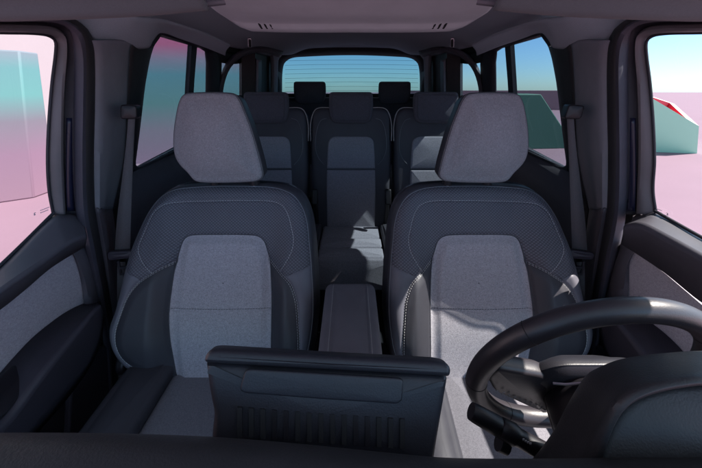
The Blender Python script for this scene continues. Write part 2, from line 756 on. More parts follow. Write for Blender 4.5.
t = thing('green_wedge', 'dark green sloping wedge outside the right sliding window', 'block', (5.2, 9.0, 0))
w = [PZ(520, 150, -H), PZ(606, 150, -H)]
zt = 0.0
b0 = np.array([w[0][0] - 1.0, w[0][1], 0]); b1 = np.array([w[1][0] - .6, w[1][1] + .3, 0])
hexa('shell', [b0, b1, b1 + [1.2, 2.6, 0], b0 + [.6, 2.6, 0]],
     [P(505, 94.2, b0[1] + .1), P(541, 94.2, b0[1] + .1), P(541, 94.2, b0[1] + .1) + [.5, 1.6, 0.01], P(505, 94.2, b0[1] + .1) + [.4, 1.6, .01]],
     paint('bottle_green_paint', (.055, .15, .115), .7, .05, .5), t)
t = thing('pink_slab', 'long low dusky pink wall on the horizon behind the green wedge', 'wall', (14, 30, 0))
hexa('shell', [(4, 30, 0), (22, 28, 0), (22, 29, 0), (4, 31, 0)], [(4, 30, 1.60), (22, 28, 1.60), (22, 29, 1.60), (4, 31, 1.60)],
     paint('dusky_pink_paint', (.30, .19, .21), .7, .05, .3), t)

# ------------------------------------------------------------------ van shell
body = thing('van_cabin', 'shell of the seven seat van cabin with grey roof lining and pillars', 'van', (0, 1.7, .25))


def mir(pts, sg):
    """mirror pixel list for the right side"""
    return [((702 - p[0]) if sg > 0 else p[0],) + tuple(p[1:]) for p in pts]


# floor, sills and outer sides
mb = MB()
mb.box((0, 1.55, .33), (1.94, 3.7, .06))
mb.box((0, .02, .55), (1.72, .06, .5))
mb.build('floor', 'carpet', body)
# roof skin over the lining
prof = [(-.78, 1.74), (-.70, 1.90), (-.5, 1.97), (0, 2.0), (.5, 1.97), (.70, 1.90), (.78, 1.74)]
loft('roof_panel', [[(x, D, z) for x, z in prof] for D in (.08, .4, .9, 1.6, 2.4, 3.36)], 'navy', body, 30, .02)
# roof lining
stations = [(.10, 1.70, 1.80, 1.83), (.44, 1.70, 1.80, 1.84), (.70, 1.70, 1.80, 1.84), (1.1, 1.70, 1.84, 1.88), (1.75, 1.72, 1.85, 1.895), (2.4, 1.74, 1.86, 1.905), (2.85, 1.76, 1.87, 1.905), (3.13, 1.77, 1.865, 1.893)]
cs = []
for D, za, zb, zc in stations:
    k = .64 if D < 2.3 else .62
    cs.append([(-k - .08, D, za - .06 if D < .9 else za + .03), (-k, D, za + .02 if D < .9 else za + .05), (-.53, D, zb - .04), (-.40, D, zb + .005), (-.2, D, zc - .01), (0, D, zc),
               (.2, D, zc - .01), (.40, D, zb + .005), (.53, D, zb - .04), (k, D, za + .02 if D < .9 else za + .05), (k + .08, D, za - .06 if D < .9 else za + .03)])
roof = loft('roof_lining', cs, 'lining', body, 60, .012, 3)
# shallow moulding in the lining ahead of the tailgate
fr = frame((0, 2.62, 1.895), (0, 0, -1), (0, 1, 0))
puff('lining_recess', round_poly([(-.30, -.20), (.30, -.20), (.24, .22), (-.24, .22)], .06), fr, 'lining', body, .004, .012, .02)
mb = MB()
mb.box((0, 3.20, 1.895), (1.36, .10, .04))
bevel(mb.build('rear_header', 'lining', body), .012)

for sg in (-1, 1):
    def m(pts):
        return mir(pts, sg)

    def S(pts, inset=0.0):
        return [PS(p[0], p[1], sg, inset) for p in m(pts)]

    # side skin below the windows and behind the pillars (blue body)
    mb = MB()
    mb.box((sg * .985, 1.55, .65), (.03, 3.7, .58))
    mb.build('side_skin', 'navy', body)
    # rubber seal round the front door opening
    c2 = S([(-40, 17), (0, 20), (52, 21), (70, 29), (75, 50), (75, 100), (75, 156), (77, 212), (83, 246), (96, 292), (103, 330), (108, 420)], .035)
    c25 = S([(-40, 14), (0, 17), (56, 18), (77, 29), (83, 50), (83, 100), (83, 156), (85, 212), (92, 250), (101, 295), (107, 330), (112, 420)], .062)
    c3 = S([(-40, 12), (0, 14), (60, 15), (84, 30), (91, 50), (92, 100), (91, 156), (92, 208), (99, 255), (107, 300), (112, 330), (117, 420)], .045)
    loft('door_seal', [c2, c25, c3], 'rubber_l', body, 80, .006, 4)
    c3b = S([(-40, 12), (0, 14), (60, 15), (84, 30), (91, 50), (92, 100), (91, 156), (92, 208), (99, 255), (107, 300), (112, 330), (117, 420)], -.04)
    loft('seal_leak_strip', [[p + np.array([0, .007, 0]) for p in c25], [p + np.array([0, .012, 0]) for p in c3], c3b], 'pillar_d', body, 80, .006)  # unseen strip added behind the seal to stop sun leaks
    # B pillar: upper trim, lower trim, dark rear flank
    core = S([(66, 24), (146, 36), (146, 62), (133, 170), (128, 420), (60, 420), (52, 232), (62, 205)], -.035)
    slab('pillar_leak_block', core, side_n(sg), .02, 'pillar_d', body)  # unseen slab added behind the pillar trim to block leaking sun
    c3u = [p + np.array([0, .004, 0]) for p in S([(88, 40), (91, 50), (92, 100), (91, 156), (92, 209)], .046)]
    c4u = S([(98, 40), (100, 50), (101, 100), (99, 156), (98, 209)], .055)
    c5u = [P(p[0], p[1], 1.05) for p in m([(123, 40), (122, 50), (121, 100), (119, 156), (108, 209)])]
    c6u = [P(p[0], p[1], 1.10) for p in m([(131, 44), (129, 50), (126, 100), (123, 156), (112, 209)])]
    c7u = [PS(p[0], p[1], sg, -.03) for p in m([(153, 46), (149, 60), (142, 100), (136, 150), (124, 212)])]
    loft('pillar_trim', [c3u, c4u, c5u, c6u], 'pillar', body, 50, .006, 4)
    loft('pillar_flank', [c6u, [(a + b) / 2 + np.array([-sg * .0, .03, 0]) for a, b in zip(c6u, c7u)], c7u], 'pillar_d', body, 50, .006, 3)
    c3l = S([(91, 208), (99, 255), (107, 300), (113, 340), (118, 430)], .028)
    c4l = S([(97, 208), (106, 255), (113, 300), (118, 340), (121, 430)], .058)
    c5l = [P(p[0], p[1], 1.05) for p in m([(107.5, 207.5), (114, 255), (120, 300), (124, 340), (128, 430)])]
    c6l = [P(p[0], p[1], 1.10) for p in m([(111.5, 207.5), (118, 255), (124, 300), (128, 340), (132, 430)])]
    c7l = [P(p[0], p[1], 1.30) for p in m([(126, 212), (138, 255), (145, 300), (150, 340), (150, 430)])]
    loft('pillar_foot', [c3l, c4l, c5l, c6l], 'trim', body, 50, .006, 4)
    loft('pillar_foot_flank', [c6l, c7l], 'pillar_d', body, 50, .006)
    # cant rail above the doors
    r0 = S([(-50, 11), (0, 15), (60, 16), (80, 24), (93, 40), (100, 45), (122, 47), (148, 47), (152, 40), (160, 32), (180, 38), (207, 47.5), (225, 55)], .02)
    r1 = S([(-50, 0), (0, 3), (60, 5), (90, 12), (110, 30), (130, 37), (146, 38), (152, 31), (163, 26), (184, 32), (209, 42), (226, 50)], .055)
    r2 = [PX(p[0], p[1], sg * .60) for p in m([(-30, -20), (20, -18), (75, -14), (105, -6), (122, 6), (135, 16), (148, 18), (158, 19), (170, 22), (190, 28), (212, 36), (230, 45)])]
    loft('cant_rail', [r0, r1, r2], 'lining', body, 90, .008, 4)
    # C pillar arch, dark quarter wall with its window
    ao = [P(p[0], p[1], D) for p, D in zip(m([(214, 170), (216, 110), (219, 84), (226, 64), (238, 52), (260, 47), (283, 51)]), (2.05, 2.05, 2.05, 2.07, 2.12, 2.3, 2.6))]
    am = [P(p[0], p[1], D) for p, D in zip(m([(217, 170), (218.5, 110), (221, 84), (228, 65.5), (240, 54), (261, 49.5), (282, 54)]), (2.03, 2.03, 2.03, 2.05, 2.10, 2.28, 2.58))]
    ai = [P(p[0], p[1], D) for p, D in zip(m([(220, 170), (221.5, 110), (223.5, 85), (230, 67.5), (242, 56.5), (262, 52), (280, 57)]), (2.08, 2.08, 2.08, 2.10, 2.15, 2.33, 2.64))]
    loft('arch_trim', [ao, am, ai], 'trim', body, 40, .008, 3)
    # quarter wall: strips round the window
    q = lambda x, y, D: P(*m([(x, y)])[0], D)
    loft('quarter_pillar', [[q(x, 34, D), q(x, 95, D), q(x, 185, D)] for x, D in ((240, 2.40), (242, 2.36), (254.5, 2.40), (256, 2.62), (268, 2.95), (281, 3.22))], 'pillar_d', body, 12, .01)
    loft('belt_cover', [[q(255, 58, 2.42), q(254.5, 75, 2.42), q(254, 100, 2.42)], [q(258, 60, 2.40), q(258, 75, 2.40), q(257.5, 100, 2.40)], [q(261, 60, 2.46), q(261, 75, 2.46), q(260.5, 100, 2.46)]], 'pillar', body, 16, .01)
    loft('rear_pillar_trim', [[q(268, 50, 2.98), q(270.5, 60, 2.98), q(271, 75, 2.98), q(270.5, 105, 2.98)], [q(272, 49, 2.94), q(273.5, 60, 2.94), q(274, 75, 2.94), q(274, 105, 2.94)], [q(279, 52, 2.99), q(278, 60, 2.99), q(277.5, 75, 2.99), q(277, 105, 2.99)]], 'lining', body, 30, .01, 3)
    loft('quarter_panel', [[q(204, 96, 2.0), q(222, 96, 2.2), q(243, 95, 2.4)], [q(206, 240, 2.0), q(222, 220, 2.2), q(243, 200, 2.4)]], 'trim_d', body, 12, .02)
    loft('quarter_header', [[q(212, 36, 2.0), q(228, 36, 2.2), q(242, 36, 2.42)], [q(219, 62, 2.0), q(231, 64, 2.2), q(242, 63, 2.42)]], 'pillar_d', body, 12, .01)
    g = loft('quarter_window', [[q(218, 52, 2.02), q(243, 52, 2.42)], [q(218, 99, 2.02), q(243, 99, 2.42)]], 'glass_d', body, 6, .004)
    # roof reading lamp slot
    c = P(*m([(250.3, 41)])[0], 1.95)
    fr = frame(c + [0, -.012, -.012], (-sg * .35, -1, -.35))
    puff('lamp_slot', round_poly([(-.010, -.025), (.010, -.025), (.010, .025), (-.010, .025)], .008), fr, 'chrome', body, .001, .002, .02, 40)
    puff('lamp_opening', round_poly([(-.0065, -.021), (.0065, -.021), (.0065, .021), (-.0065, .021)], .006), (fr[0] + fr[3] * .003, fr[1], fr[2], fr[3]), 'slot', body, .001, .001, .004, 40)
    # coat hook on the cant rail
    c = P(*m([(192, 13)])[0], 1.40)
    mb = MB()
    mb.add(*tube([c + [0, 0, .02], c + [0, -.012, -.002], c + [0, -.024, -.008], c + [0, -.03, .004]], .006, 8))
    mb.box(c + [0, .006, .012], (.05, .012, .02))
    mb.build('coat_hook', 'trim', body)

# ------------------------------------------------------------------ front doors
for sg in (-1, 1):
    def m(pts):
        return mir(pts, sg)

    def S(pts, inset=0.0):
        return [PS(p[0], p[1], sg, inset) for p in m(pts)]

    def X(pts, x):
        return [PX(p[0], p[1], sg * x) for p in m(pts)]
    left = sg < 0
    door = thing('front_door', 'left front door with pale fabric insert, dark armrest and pocket' if left else 'right front door beside the steering wheel, sill edge catching the sun',
                 'car door', (sg * .80, .55, .45), 'front doors')
    # window frame: grey inner reveal, dark outer
    if left:
        sill = [(-130, 372), (-60, 319), (0, 267), (54, 214)]
    else:
        sill = [(-130, 309), (-60, 271), (0, 239), (47, 212.5)]
    gx = 54 if left else 47
    c0 = S([(-130, 30), (-40, 30), (0, 31), (44, 33), (56, 38), (57.5, 48), (53.5, 83), (50.5, 120), (49, 160), (50.5, 190), (gx, 214)])
    c1 = S([(-130, 23), (-40, 24), (0, 25), (48, 27), (62, 34), (65, 50), (63, 83), (62, 120), (62, 160), (63, 190), (64, 214)], .012)
    c2 = S([(-130, 15), (-40, 15), (0, 17), (54, 19), (70, 28), (75.5, 50), (75.5, 83), (75.5, 120), (75.5, 160), (76, 190), (77.5, 214)], .028)
    loft('window_frame', [c0, [(a + b) / 2 + np.array([-sg * .010, 0, 0]) for a, b in zip(c0, c1)], c1], 'frame', door, 90, .008, 4)
    mids = [(a * .5 + b * .5) + np.array([sg * .014, 0, 0]) for a, b in zip(c1, c2)]
    loft('door_edge', [c1, mids, c2], 'rubber', door, 90, .006, 4)
    mids2 = [q + np.array([-sg * .004, 0, 0]) for q in mids]
    # blue body paint glimpsed in the door gap
    ja = S([(66.5, 118), (66, 150), (66, 185), (67, 211)], .016)
    jb = S([(75, 118), (75, 150), (75, 185), (76, 211)], .026)
    loft('painted_jamb', [ja, jb], 'navy', door, 20, .003)
    # black glass run strip
    run = S([(-130, 31.5), (-40, 31.5), (0, 32.5), (43, 34.3), (54.5, 39.5), (56, 48), (52, 83), (49, 120), (47.5, 160), (49, 190), (gx - 1, 213)], .003)
    v, f = tube(curve(run, 100), .0035, 8)
    obj('glass_run', v, f, 'rubber', door)
    # glass
    gl = S([(-130, 27), (-40, 27), (0, 28), (46, 30), (60, 38), (61, 48), (56, 83), (53, 120), (52, 160), (53, 190), (gx + 4, 218)] + [(p[0], p[1] + 8) for p in sill[::-1]], -.004)
    win = slab('window', gl, side_n(sg), .005, 'glass', door)
    # small etched mark in the glass corner
    mb = MB()
    fr = frame(PS(*m([(43, 211)])[0], sg, .002), side_n(sg))
    for cx_, cy_, w_, h_ in [(-.030, .0, .004, .010), (-.028, .004, .006, .003), (-.0275, -.002, .004, .003)] + \
            [(-.008 + i * .0042, .005, .003, .004) for i in range(8)] + [(-.008 + i * .0042, -.003, .003, .004) for i in range(7)]:
        mb.box(fr[0] + fr[1] * cx_ * .8 * sg * -1 + fr[2] * cy_ * .8, (w_ * .7, h_ * .6, .0006), (fr[1], fr[2], fr[3]))
    mb.build('glass_mark', 'mark', win)
    # belt trim
    if left:
        A_ = [(-130, 374), (-60, 321), (0, 269), (54, 216), (66, 213), (79, 213)]
        B_ = [(-130, 388), (-60, 338), (0, 291), (42, 262), (72, 241), (86, 236)]
        C_ = [(-130, 398), (-60, 350), (0, 308), (25, 288), (50, 267), (84, 246)]
    else:
        A_ = [(-130, 311), (-60, 273), (0, 241), (47, 214.5), (58, 214), (68, 217)]
        B_ = [(-130, 330), (-60, 292), (0, 257), (35, 238), (62, 225), (77, 226)]
        C_ = [(-130, 385), (-60, 340), (0, 301), (35, 273), (60, 256), (79, 244)]
    a_ = S(A_, .004)
    a2 = S([(p[0] + 1, p[1] + 5) for p in A_], .028)
    b_ = S(B_, .075)
    c_ = S(C_, .052)
    loft('belt_trim', [a_, a2, b_, c_], 'trim', door, 70, .008, 0, 60, bev=.010)
    v, f = tube(curve(S([(p[0], p[1] - 1.5) for p in sill], .006), 40), .004, 8)
    obj('sill_seal', v, f, 'rubber', door)
    # fabric insert
    if left:
        ins = [(-130, 390), (-60, 340), (0, 302), (25, 283), (50, 263), (74, 252), (80, 266), (84, 283), (88, 306), (66, 316), (46, 332), (15, 362), (0, 382), (-60, 440), (-130, 470)]
    else:
        ins = [(-130, 395), (-60, 350), (0, 305), (35, 275), (60, 256), (70, 246), (76, 262), (78, 285), (79, 306), (60, 318), (30, 345), (0, 380), (-60, 430), (-130, 470)]
    slab('fabric_insert', S(ins, .034), side_n(sg), .02, 'fab_door', door)
    # end band of the trim
    if left:
        e0 = [(73, 250), (79, 266), (83, 283), (86, 306)]
        e1 = [(80, 247), (88, 263), (94, 285), (97, 308)]
        e2 = [(84, 245), (93, 262), (100, 285), (104, 312)]
    else:
        e0 = [(68, 249), (74, 262), (75, 285), (76, 310)]
        e1 = [(74, 245), (82, 262), (88, 285), (91, 310)]
        e2 = [(79, 242), (88, 262), (94, 288), (99, 312)]
    loft('trim_end', [S(e0, .030), S(e0, .044), S(e1, .046), S(e2, .02)], 'trim', door, 20, .006, 3, 60)
    # armrest
    aa = S([(-120, 480), (-60, 430), (-20, 396), (0, 374), (15, 357), (32, 339), (49, 325), (66, 313), (84, 304.5), (99, 303)], .036)
    ab = S([(-120, 520), (-60, 478), (-20, 446), (8, 421), (30, 392), (50, 365), (66, 345), (82, 325), (94, 310), (100, 305)], .125)
    ab2 = S([(-115, 535), (-52, 492), (-14, 458), (15, 428), (38, 398), (57, 375), (73, 356), (88, 335), (99, 315), (102, 307)], .135)
    ac = S([(-110, 545), (-45, 500), (-5, 466), (27, 433), (48, 410), (68, 386), (82, 370), (92, 354), (99, 335), (102, 312)], .120)
    ad = S([(-100, 555), (-35, 508), (3, 474), (33, 437), (54, 413), (74, 389), (86, 372), (95, 356), (101, 338), (103, 314)], .05)
    arm = loft('armrest', [aa, ab, ac, ad], 'trim_d', door, 70, .006, 0, 60, bev=.012)
    # switch panel
    sw = [(-14, 386), (-2, 377), (11, 365), (33, 363), (37, 368), (22, 393), (6, 414), (-10, 426), (-30, 428)]
    n_ = np.cross(np.array(PS(*m([(33, 363)])[0], sg, .075)) - PS(*m([(-14, 400)])[0], sg, .075), np.array(PS(*m([(6, 414)])[0], sg, .115)) - PS(*m([(-2, 377)])[0], sg, .045))
    n_ /= np.linalg.norm(n_)
    if n_[0] * sg > 0:
        n_ = -n_
    fr = frame(PS(*m([(10, 392)])[0], sg, .092), n_)
    puff('switch_panel', round_poly(pxpoly(m(sw), fr), .012), fr, 'gloss', door, .002, .004, .02, 80)
    # lower pocket
    low = [(-130, 560), (-30, 500), (27, 428), (68, 380), (95, 345), (104, 314), (112, 360), (118, 440), (118, 560)]
    slab('lower_panel', S(low, .030), side_n(sg), .02, 'trim_d', door)
    pk = S([(72, 386), (96, 350), (110, 345), (117, 440), (117, 520), (66, 520), (69, 440)], .055)
    o = slab('door_pocket', pk, side_n(sg), .02, 'trim_d', door)
    bevel(o, .005)
    mb = MB()
    mb.box((sg * .962, .35, .68), (.015, 1.1, .50))
    mb.build('outer_skin', 'navy', door)

# ------------------------------------------------------------------ sliding doors
for sg in (-1, 1):
    def m(pts):
        return mir(pts, sg)

    def S(pts, inset=0.0):
        return [PS(p[0], p[1], sg, inset - .06) for p in m(pts)]
    left = sg < 0
    sl = thing('sliding_door', 'left sliding door behind the pillar, tinted window with pink and teal view' if left else 'right sliding door with tinted window showing blue sky and green wedge',
               'car door', (sg * .80, 1.7, .45), 'sliding doors')
    go = [(159, 35), (147, 60), (140, 110), (133, 169), (172, 148.5), (204, 132), (206, 100), (207, 60), (206, 50)]
    go = [(159.5, 35.5), (152, 46), (146.5, 62), (142, 95), (138, 130), (133, 169.5), (172, 148.5), (202, 132.5), (205, 126), (206, 100), (206.5, 62), (205, 51), (199, 47)]
    cen = np.mean(go, 0)
    gi = [tuple(np.array(p) + (cen - p) * -.06) for p in go]
    gl = S(gi, -.006)
    win = slab('window', gl, side_n(sg), .004, 'glass_d', sl)
    # frame ring
    ring0 = S(go)
    out = [(156, 29.5), (147, 42), (141, 60), (136, 95), (132, 130), (126, 174), (172, 154), (206, 138), (217, 128), (220, 100), (221, 62), (219, 53), (206, 46)]
    ring1 = S(out, .018)
    ring0.append(ring0[0]); ring1.append(ring1[0])
    midr = [(a + b) / 2 + np.array([-sg * .012, 0, 0]) for a, b in zip(ring0, ring1)]
    loft('window_frame', [ring0, midr, ring1], 'rubber', sl, 140, .01, 2, straight=True)
    v, f = tube(curve(S([(133.5, 171.5), (152, 160.5), (172, 150), (205, 133.5)], .012), 20), .0035, 8)
    obj('sill_strip', v, f, 'chrome', sl)
    v, f = tube(curve(S([(159, 34.5), (180, 40), (203, 46.5)], .016), 20), .003, 8)
    obj('header_strip', v, f, 'frame', sl)
    dv = S([(192, 42), (189.5, 80), (186, 140), (191, 140), (194.5, 80), (197.5, 43)], .004)
    slab('window_divider', dv, side_n(sg), .02, 'rubber', sl)
    # inner panel
    A_ = S([(118, 180), (126, 175), (172, 154.5), (206, 138), (224, 128)], .02)
    B_ = S([(120, 190), (130, 184), (175, 164), (208, 147), (226, 136)], .055)
    C_ = S([(126, 260), (140, 235), (180, 210), (210, 190), (228, 178)], .065)
    D_ = S([(135, 520), (150, 430), (185, 350), (215, 300), (230, 280)], .035)
    loft('door_panel', [A_, B_, C_, D_], 'trim', sl, 40, .012, 4, 60)
    c = P(*m([(146, 200)])[0], 1.32)
    v, f = tube(curve([c + [0, -.05, -.02], c + [-sg * .03, -.03, .0], c + [-sg * .035, .03, .02], c + [0, .06, .025]], 20), .010, 8)
    obj('handle', v, f, 'black', sl)

# ------------------------------------------------------------------ tailgate
tg = thing('tailgate', 'tailgate with wide blue tinted rear window and dark frame', 'tailgate', (0, 3.3, .5))
outer = [(279, 120), (277, 90), (273, 60), (281, 48), (300, 44), (351, 42.5), (402, 44), (421, 48), (429, 60), (425, 90), (423, 120)]
outer = [(268, 120), (269, 90), (270, 60), (278, 46), (300, 42), (351, 41), (402, 42), (424, 46), (432, 60), (433, 90), (434, 120)]
mid = [(277, 120), (277, 90), (277, 63), (284, 52), (302, 48), (351, 46.5), (400, 48), (418, 52), (425, 63), (425, 90), (425, 120)]
inner = [(281.5, 120), (281.5, 93), (283, 65), (290, 58), (305, 56), (351, 54.5), (397, 56), (412, 58), (419, 65), (420.5, 93), (420.5, 120)]
loft('frame_trim', [[P(x, y, 3.10) for x, y in outer], [P(x, y, 3.06) for x, y in [(a[0] * .5 + b[0] * .5, a[1] * .5 + b[1] * .5) for a, b in zip(outer, mid)]],
                    [P(x, y, 3.12) for x, y in mid]], 'lining', tg, 90, .012, 3)  # light grey trim, its paler colour also standing for header highlights
loft('window_surround', [[P(x, y, 3.12) for x, y in mid], [P(x, y, 3.24) for x, y in inner], [P(x, y, 3.28) for x, y in inner]], 'rubber', tg, 90, .012)
rw = slab('rear_window', [P(x, y, 3.27) for x, y in [(279, 120), (279, 60), (300, 53), (351, 52), (402, 53), (423, 60), (423, 120)]], np.array([0, -1., 0]), .004, 'glass_r', tg)
mb = MB()
for k in range(9):
    y = 60 + k * 4.4
    mb.add(*tube([P(285, y + .8, 3.262), P(318, y + .1, 3.262), P(351, y - .1, 3.262), P(384, y + .1, 3.262), P(418, y + .8, 3.262)], .0011, 6))
mb.build('heating_lines', 'wire', rw)
z0 = P(351, 93.5, 3.2)[2]
mb = MB()
mb.box((0, 3.23, z0 / 2 + .2), (1.5, .12, z0 - .4))
bevel(mb.build('lower_panel', 'pillar_d', tg), .02)

# ------------------------------------------------------------------ overhead shelf and visors
oc = thing('overhead_console', 'light grey overhead shelf with three slots at each end', 'roof console', (0, .85, 1.7))
c_ = []
for px_off, pts in enumerate([
        [(198, -14, .66), (240, -16, .66), (351, -17, .65), (462, -16, .66), (504, -14, .66)],
        [(207, 0, .74), (240, -2, .74), (351, -3, .73), (462, -2, .74), (495, 0, .74)],
        [(217, 9, .83), (242, 12, .83), (351, 13, .82), (460, 12, .83), (488, 9, .83)],
        [(229, 17, .90), (246, 20.5, .90), (351, 21.5, .89), (456, 20.5, .90), (476, 17, .90)],
        [(236, 22, .915), (249, 25, .915), (351, 26, .905), (453, 25, .915), (468, 22, .915)],
        [(243, 25.5, .95), (254, 29, .95), (351, 30, .94), (448, 29, .95), (460, 25.5, .95)],
        [(243, 21, 1.02), (254, 25, 1.02), (351, 26, 1.01), (448, 25, 1.02), (460, 21, 1.02)]]):
    c_.append([P(*q) for q in pts])
loft('shelf', c_, 'console', oc, 70, .012, 5, 60)
for bx in (252.5, 426.5):
    for k in range(3):
        # slot lying in the lower lip of the shelf
        sx = bx + 6 + k * 5.4
        sk = 3.4 if bx < 351 else -3.4
        p0, p1 = P(sx + (0 if sk > 0 else 3.4), 22.2, .896), P(sx + sk + (0 if sk > 0 else 3.4), 28.0, .916)
        v, f = tube(np.array([p0, (p0 + p1) / 2, p1]), [.0030, .0036, .0030], 8)
        obj('slot', v, f, 'slot', oc)
c = P(393, 27.3, .912)
fr = frame(c, (0, -1, -.5))
puff('catch', round_poly([(-.012, -.004), (.012, -.004), (.008, .006), (-.008, .006)], .003), fr, 'slot', oc, .002, .002, .01, 40)
for sg in (-1, 1):
    def m(pts):
        return mir(pts, sg)
    vi = thing('sun_visor', 'left sun visor, folded up beside the overhead shelf' if sg < 0 else 'right sun visor, folded up above the driver window', 'sun visor', (sg * .45, .62, 1.66), 'folded sun visors')
    rows = [[(-60, -30, .50), (60, -34, .50), (140, -36, .50), (203, -34, .50)],
            [(-60, 4, .545), (60, 1, .55), (140, -3, .555), (203, -6, .56)],
            [(-60, 14, .56), (0, 14.5, .56), (60, 13.5, .565), (140, 10, .575), (206, 4.5, .58)],
            [(-60, 17, .575), (0, 17.5, .575), (60, 16.5, .58), (140, 13, .585), (208, 7, .59)],
            [(-60, 15, .60), (0, 15.5, .60), (60, 14.5, .60), (140, 11, .605), (207, 5, .61)]]
    loft('visor_panel', [[P(*q) for q in m([(a, b) for a, b, d in r_]) and [(*mm, d) for mm, (a, b, d) in zip(m([(a, b) for a, b, d in r_]), r_)]] for r_ in rows], 'visor', vi, 50, .01, 4, 60)
    c = P(*m([(205, 6)])[0], .60)
    v, f = tube([c + [sg * .05, .0, .004], c + [0, .0, .004], c + [-sg * .03, .01, .01]], .006, 8)
    obj('visor_pin', v, f, 'trim', vi)

# ------------------------------------------------------------------ front seats
SO = P(217.5, 181, 1.02)
SB = P(217.5, 385, .80)
sv = SO - SB
sv[0] = 0
sv /= np.linalg.norm(sv)
sn = np.array([0, -sv[2], sv[1]])            # faces the camera, slightly upwards
sn = -np.cross(np.array([1., 0, 0]), sv)
if sn[1] > 0:
    sn = -sn
SX = -.40


def zoomA(pts):
    return [(110 + x / 3.182, 170 + y / 3.182) for x, y in pts]


def zoomB(pts):
    return [(110 + x / 3.182, 290 + y / 3.182) for x, y in pts]


OUT = zoomA([(300, 30), (400, 30), (500, 33), (560, 42), (602, 68), (628, 115), (643, 190), (653, 320), (657, 440)]) + \
    zoomB([(648, 150), (632, 225), (590, 275), (520, 305), (400, 322), (300, 322), (215, 318), (150, 292), (90, 268), (50, 228), (28, 175), (22, 110)]) + \
    zoomA([(38, 440), (58, 330), (74, 225), (96, 150), (128, 92), (170, 55), (225, 36)])
PIPE = zoomB([(140, 288), (86, 262), (48, 220), (33, 165), (29, 110)]) + zoomA([(44, 440), (65, 330), (81, 228), (103, 155), (140, 92), (185, 64), (235, 54), (320, 50), (420, 50), (515, 54), (575, 76), (606, 112), (624, 160), (634, 225), (645, 320), (650, 440)]) + zoomB([(640, 150), (622, 220)])
CEN = zoomA([(255, 208), (350, 205), (455, 207), (480, 215), (495, 235), (511, 300), (519, 380), (521, 440)]) + zoomB([(521, 120), (519, 200), (517, 290), (500, 306), (400, 310), (300, 308), (226, 302), (216, 285), (206, 180), (203, 100)]) + \
    zoomA([(203, 440), (206, 390), (214, 310), (226, 248), (236, 220)])
SHL = zoomA([(160, 321), (136, 292), (117, 263), (111, 240), (120, 200), (132, 158), (146, 130), (176, 109), (230, 101), (330, 98), (430, 97), (510, 99), (548, 114), (568, 145), (580, 185), (588, 220), (584, 255), (568, 288), (547, 319)])
BOL = [zoomA([(216, 289), (190, 302), (160, 321), (120, 350), (92, 388), (73, 440)]) + zoomB([(57, 120), (60, 170), (77, 207), (112, 238), (160, 266), (205, 288)]),
       zoomA([(509, 285), (528, 302), (547, 319), (582, 350), (601, 398), (607, 440)]) + zoomB([(612, 150), (606, 205), (570, 250), (519, 285)])]
HSEAM = [zoomA([(72, 312), (95, 322), (118, 333), (128, 343)]), zoomA([(577, 328), (605, 315), (640, 300)])]
CSEAM = zoomA([(206, 437), (350, 440), (520, 437)])
FRS = (SO, np.array([1., 0, 0]), sv, sn)
HEAD = [(150 + x / 4.257, 80 + y / 4.257 + (2.5 if y > 400 else 0)) for x, y in [(160, 52), (240, 49), (330, 52), (358, 60), (378, 84), (398, 130), (425, 200), (452, 290), (474, 375), (478, 402), (462, 420), (430, 428), (310, 433), (210, 431), (180, 421), (152, 400), (122, 370), (101, 338), (91, 300), (89, 255), (94, 190), (108, 110), (122, 72), (136, 58)]]

out2 = pxpoly(OUT, FRS)
cx0 = (SX - SO[0])
out2 = curve(out2, 720, True)
cen2 = curve(pxpoly(CEN, FRS), 160, True)
shl2 = curve(pxpoly(SHL, FRS), 120)
bol2 = [curve(pxpoly(b, FRS), 100) for b in BOL]
hs2 = [curve(pxpoly(b, FRS), 20) for b in HSEAM]
cs2 = curve(pxpoly(CSEAM, FRS), 24)
pipe2 = curve(pxpoly(PIPE, FRS), 200)
ucen = cen2[:, 0].mean()
vmin, vmax = out2[:, 1].min(), out2[:, 1].max()


def seat_h(p):
    """relief of the front of the backrest"""
    u = p[:, 0] - ucen
    w = (p[:, 1] - vmin) / (vmax - vmin)
    d = seg_dist(p, out2[::4], True)
    ins = inside(p, cen2)
    dc = seg_dist(p, cen2, True)
    au = np.abs(u)
    bol = .050 * sstep(au, .125, .205) * (1 - .75 * sstep(w, .50, .82)) * (.55 + .45 * sstep(w, .0, .25))
    h = bol - .010 * sstep(au, .02, .14) * sstep(w, .6, .9) - .018 * sstep(w, .78, 1.0)
    h = h + .012 * np.exp(-((w - .30) / .16)**2)
    h = h + np.where(ins, .014 * sstep(dc, 0, .035) + .002, -.004 * (1 - sstep(dc, 0, .010)))
    r = .045
    q = np.clip(1 - d / r, 0, 1)
    h = h - r * (1 - np.sqrt(np.clip(1 - q * q, 0, 1)))
    for l, dp, wd in [(bol2[0], .0045, .004), (bol2[1], .0045, .004), (cs2, .003, .0035), (pipe2, .003, .003), (hs2[0], .002, .003), (hs2[1], .002, .003), (shl2, .0022, .003)]:
        ds = seg_dist(p, l)
        if l is cs2:
            ds = np.where(ins, ds, 1)
        h = h - dp * np.exp(-(ds / wd)**2)
    # bolster cloth puffs up between its seams
    db = np.minimum(seg_dist(p, bol2[0]), seg_dist(p, bol2[1]))
    h = h + .006 * sstep(db, 0, .03) * (~ins) * sstep(d, 0, .05)
    # slow unevenness of the stuffing
    h = h + .0005 * np.sin(17 * p[:, 0] + 3 * np.sin(9 * p[:, 1])) * np.sin(13 * p[:, 1] + 1.3)
    return h


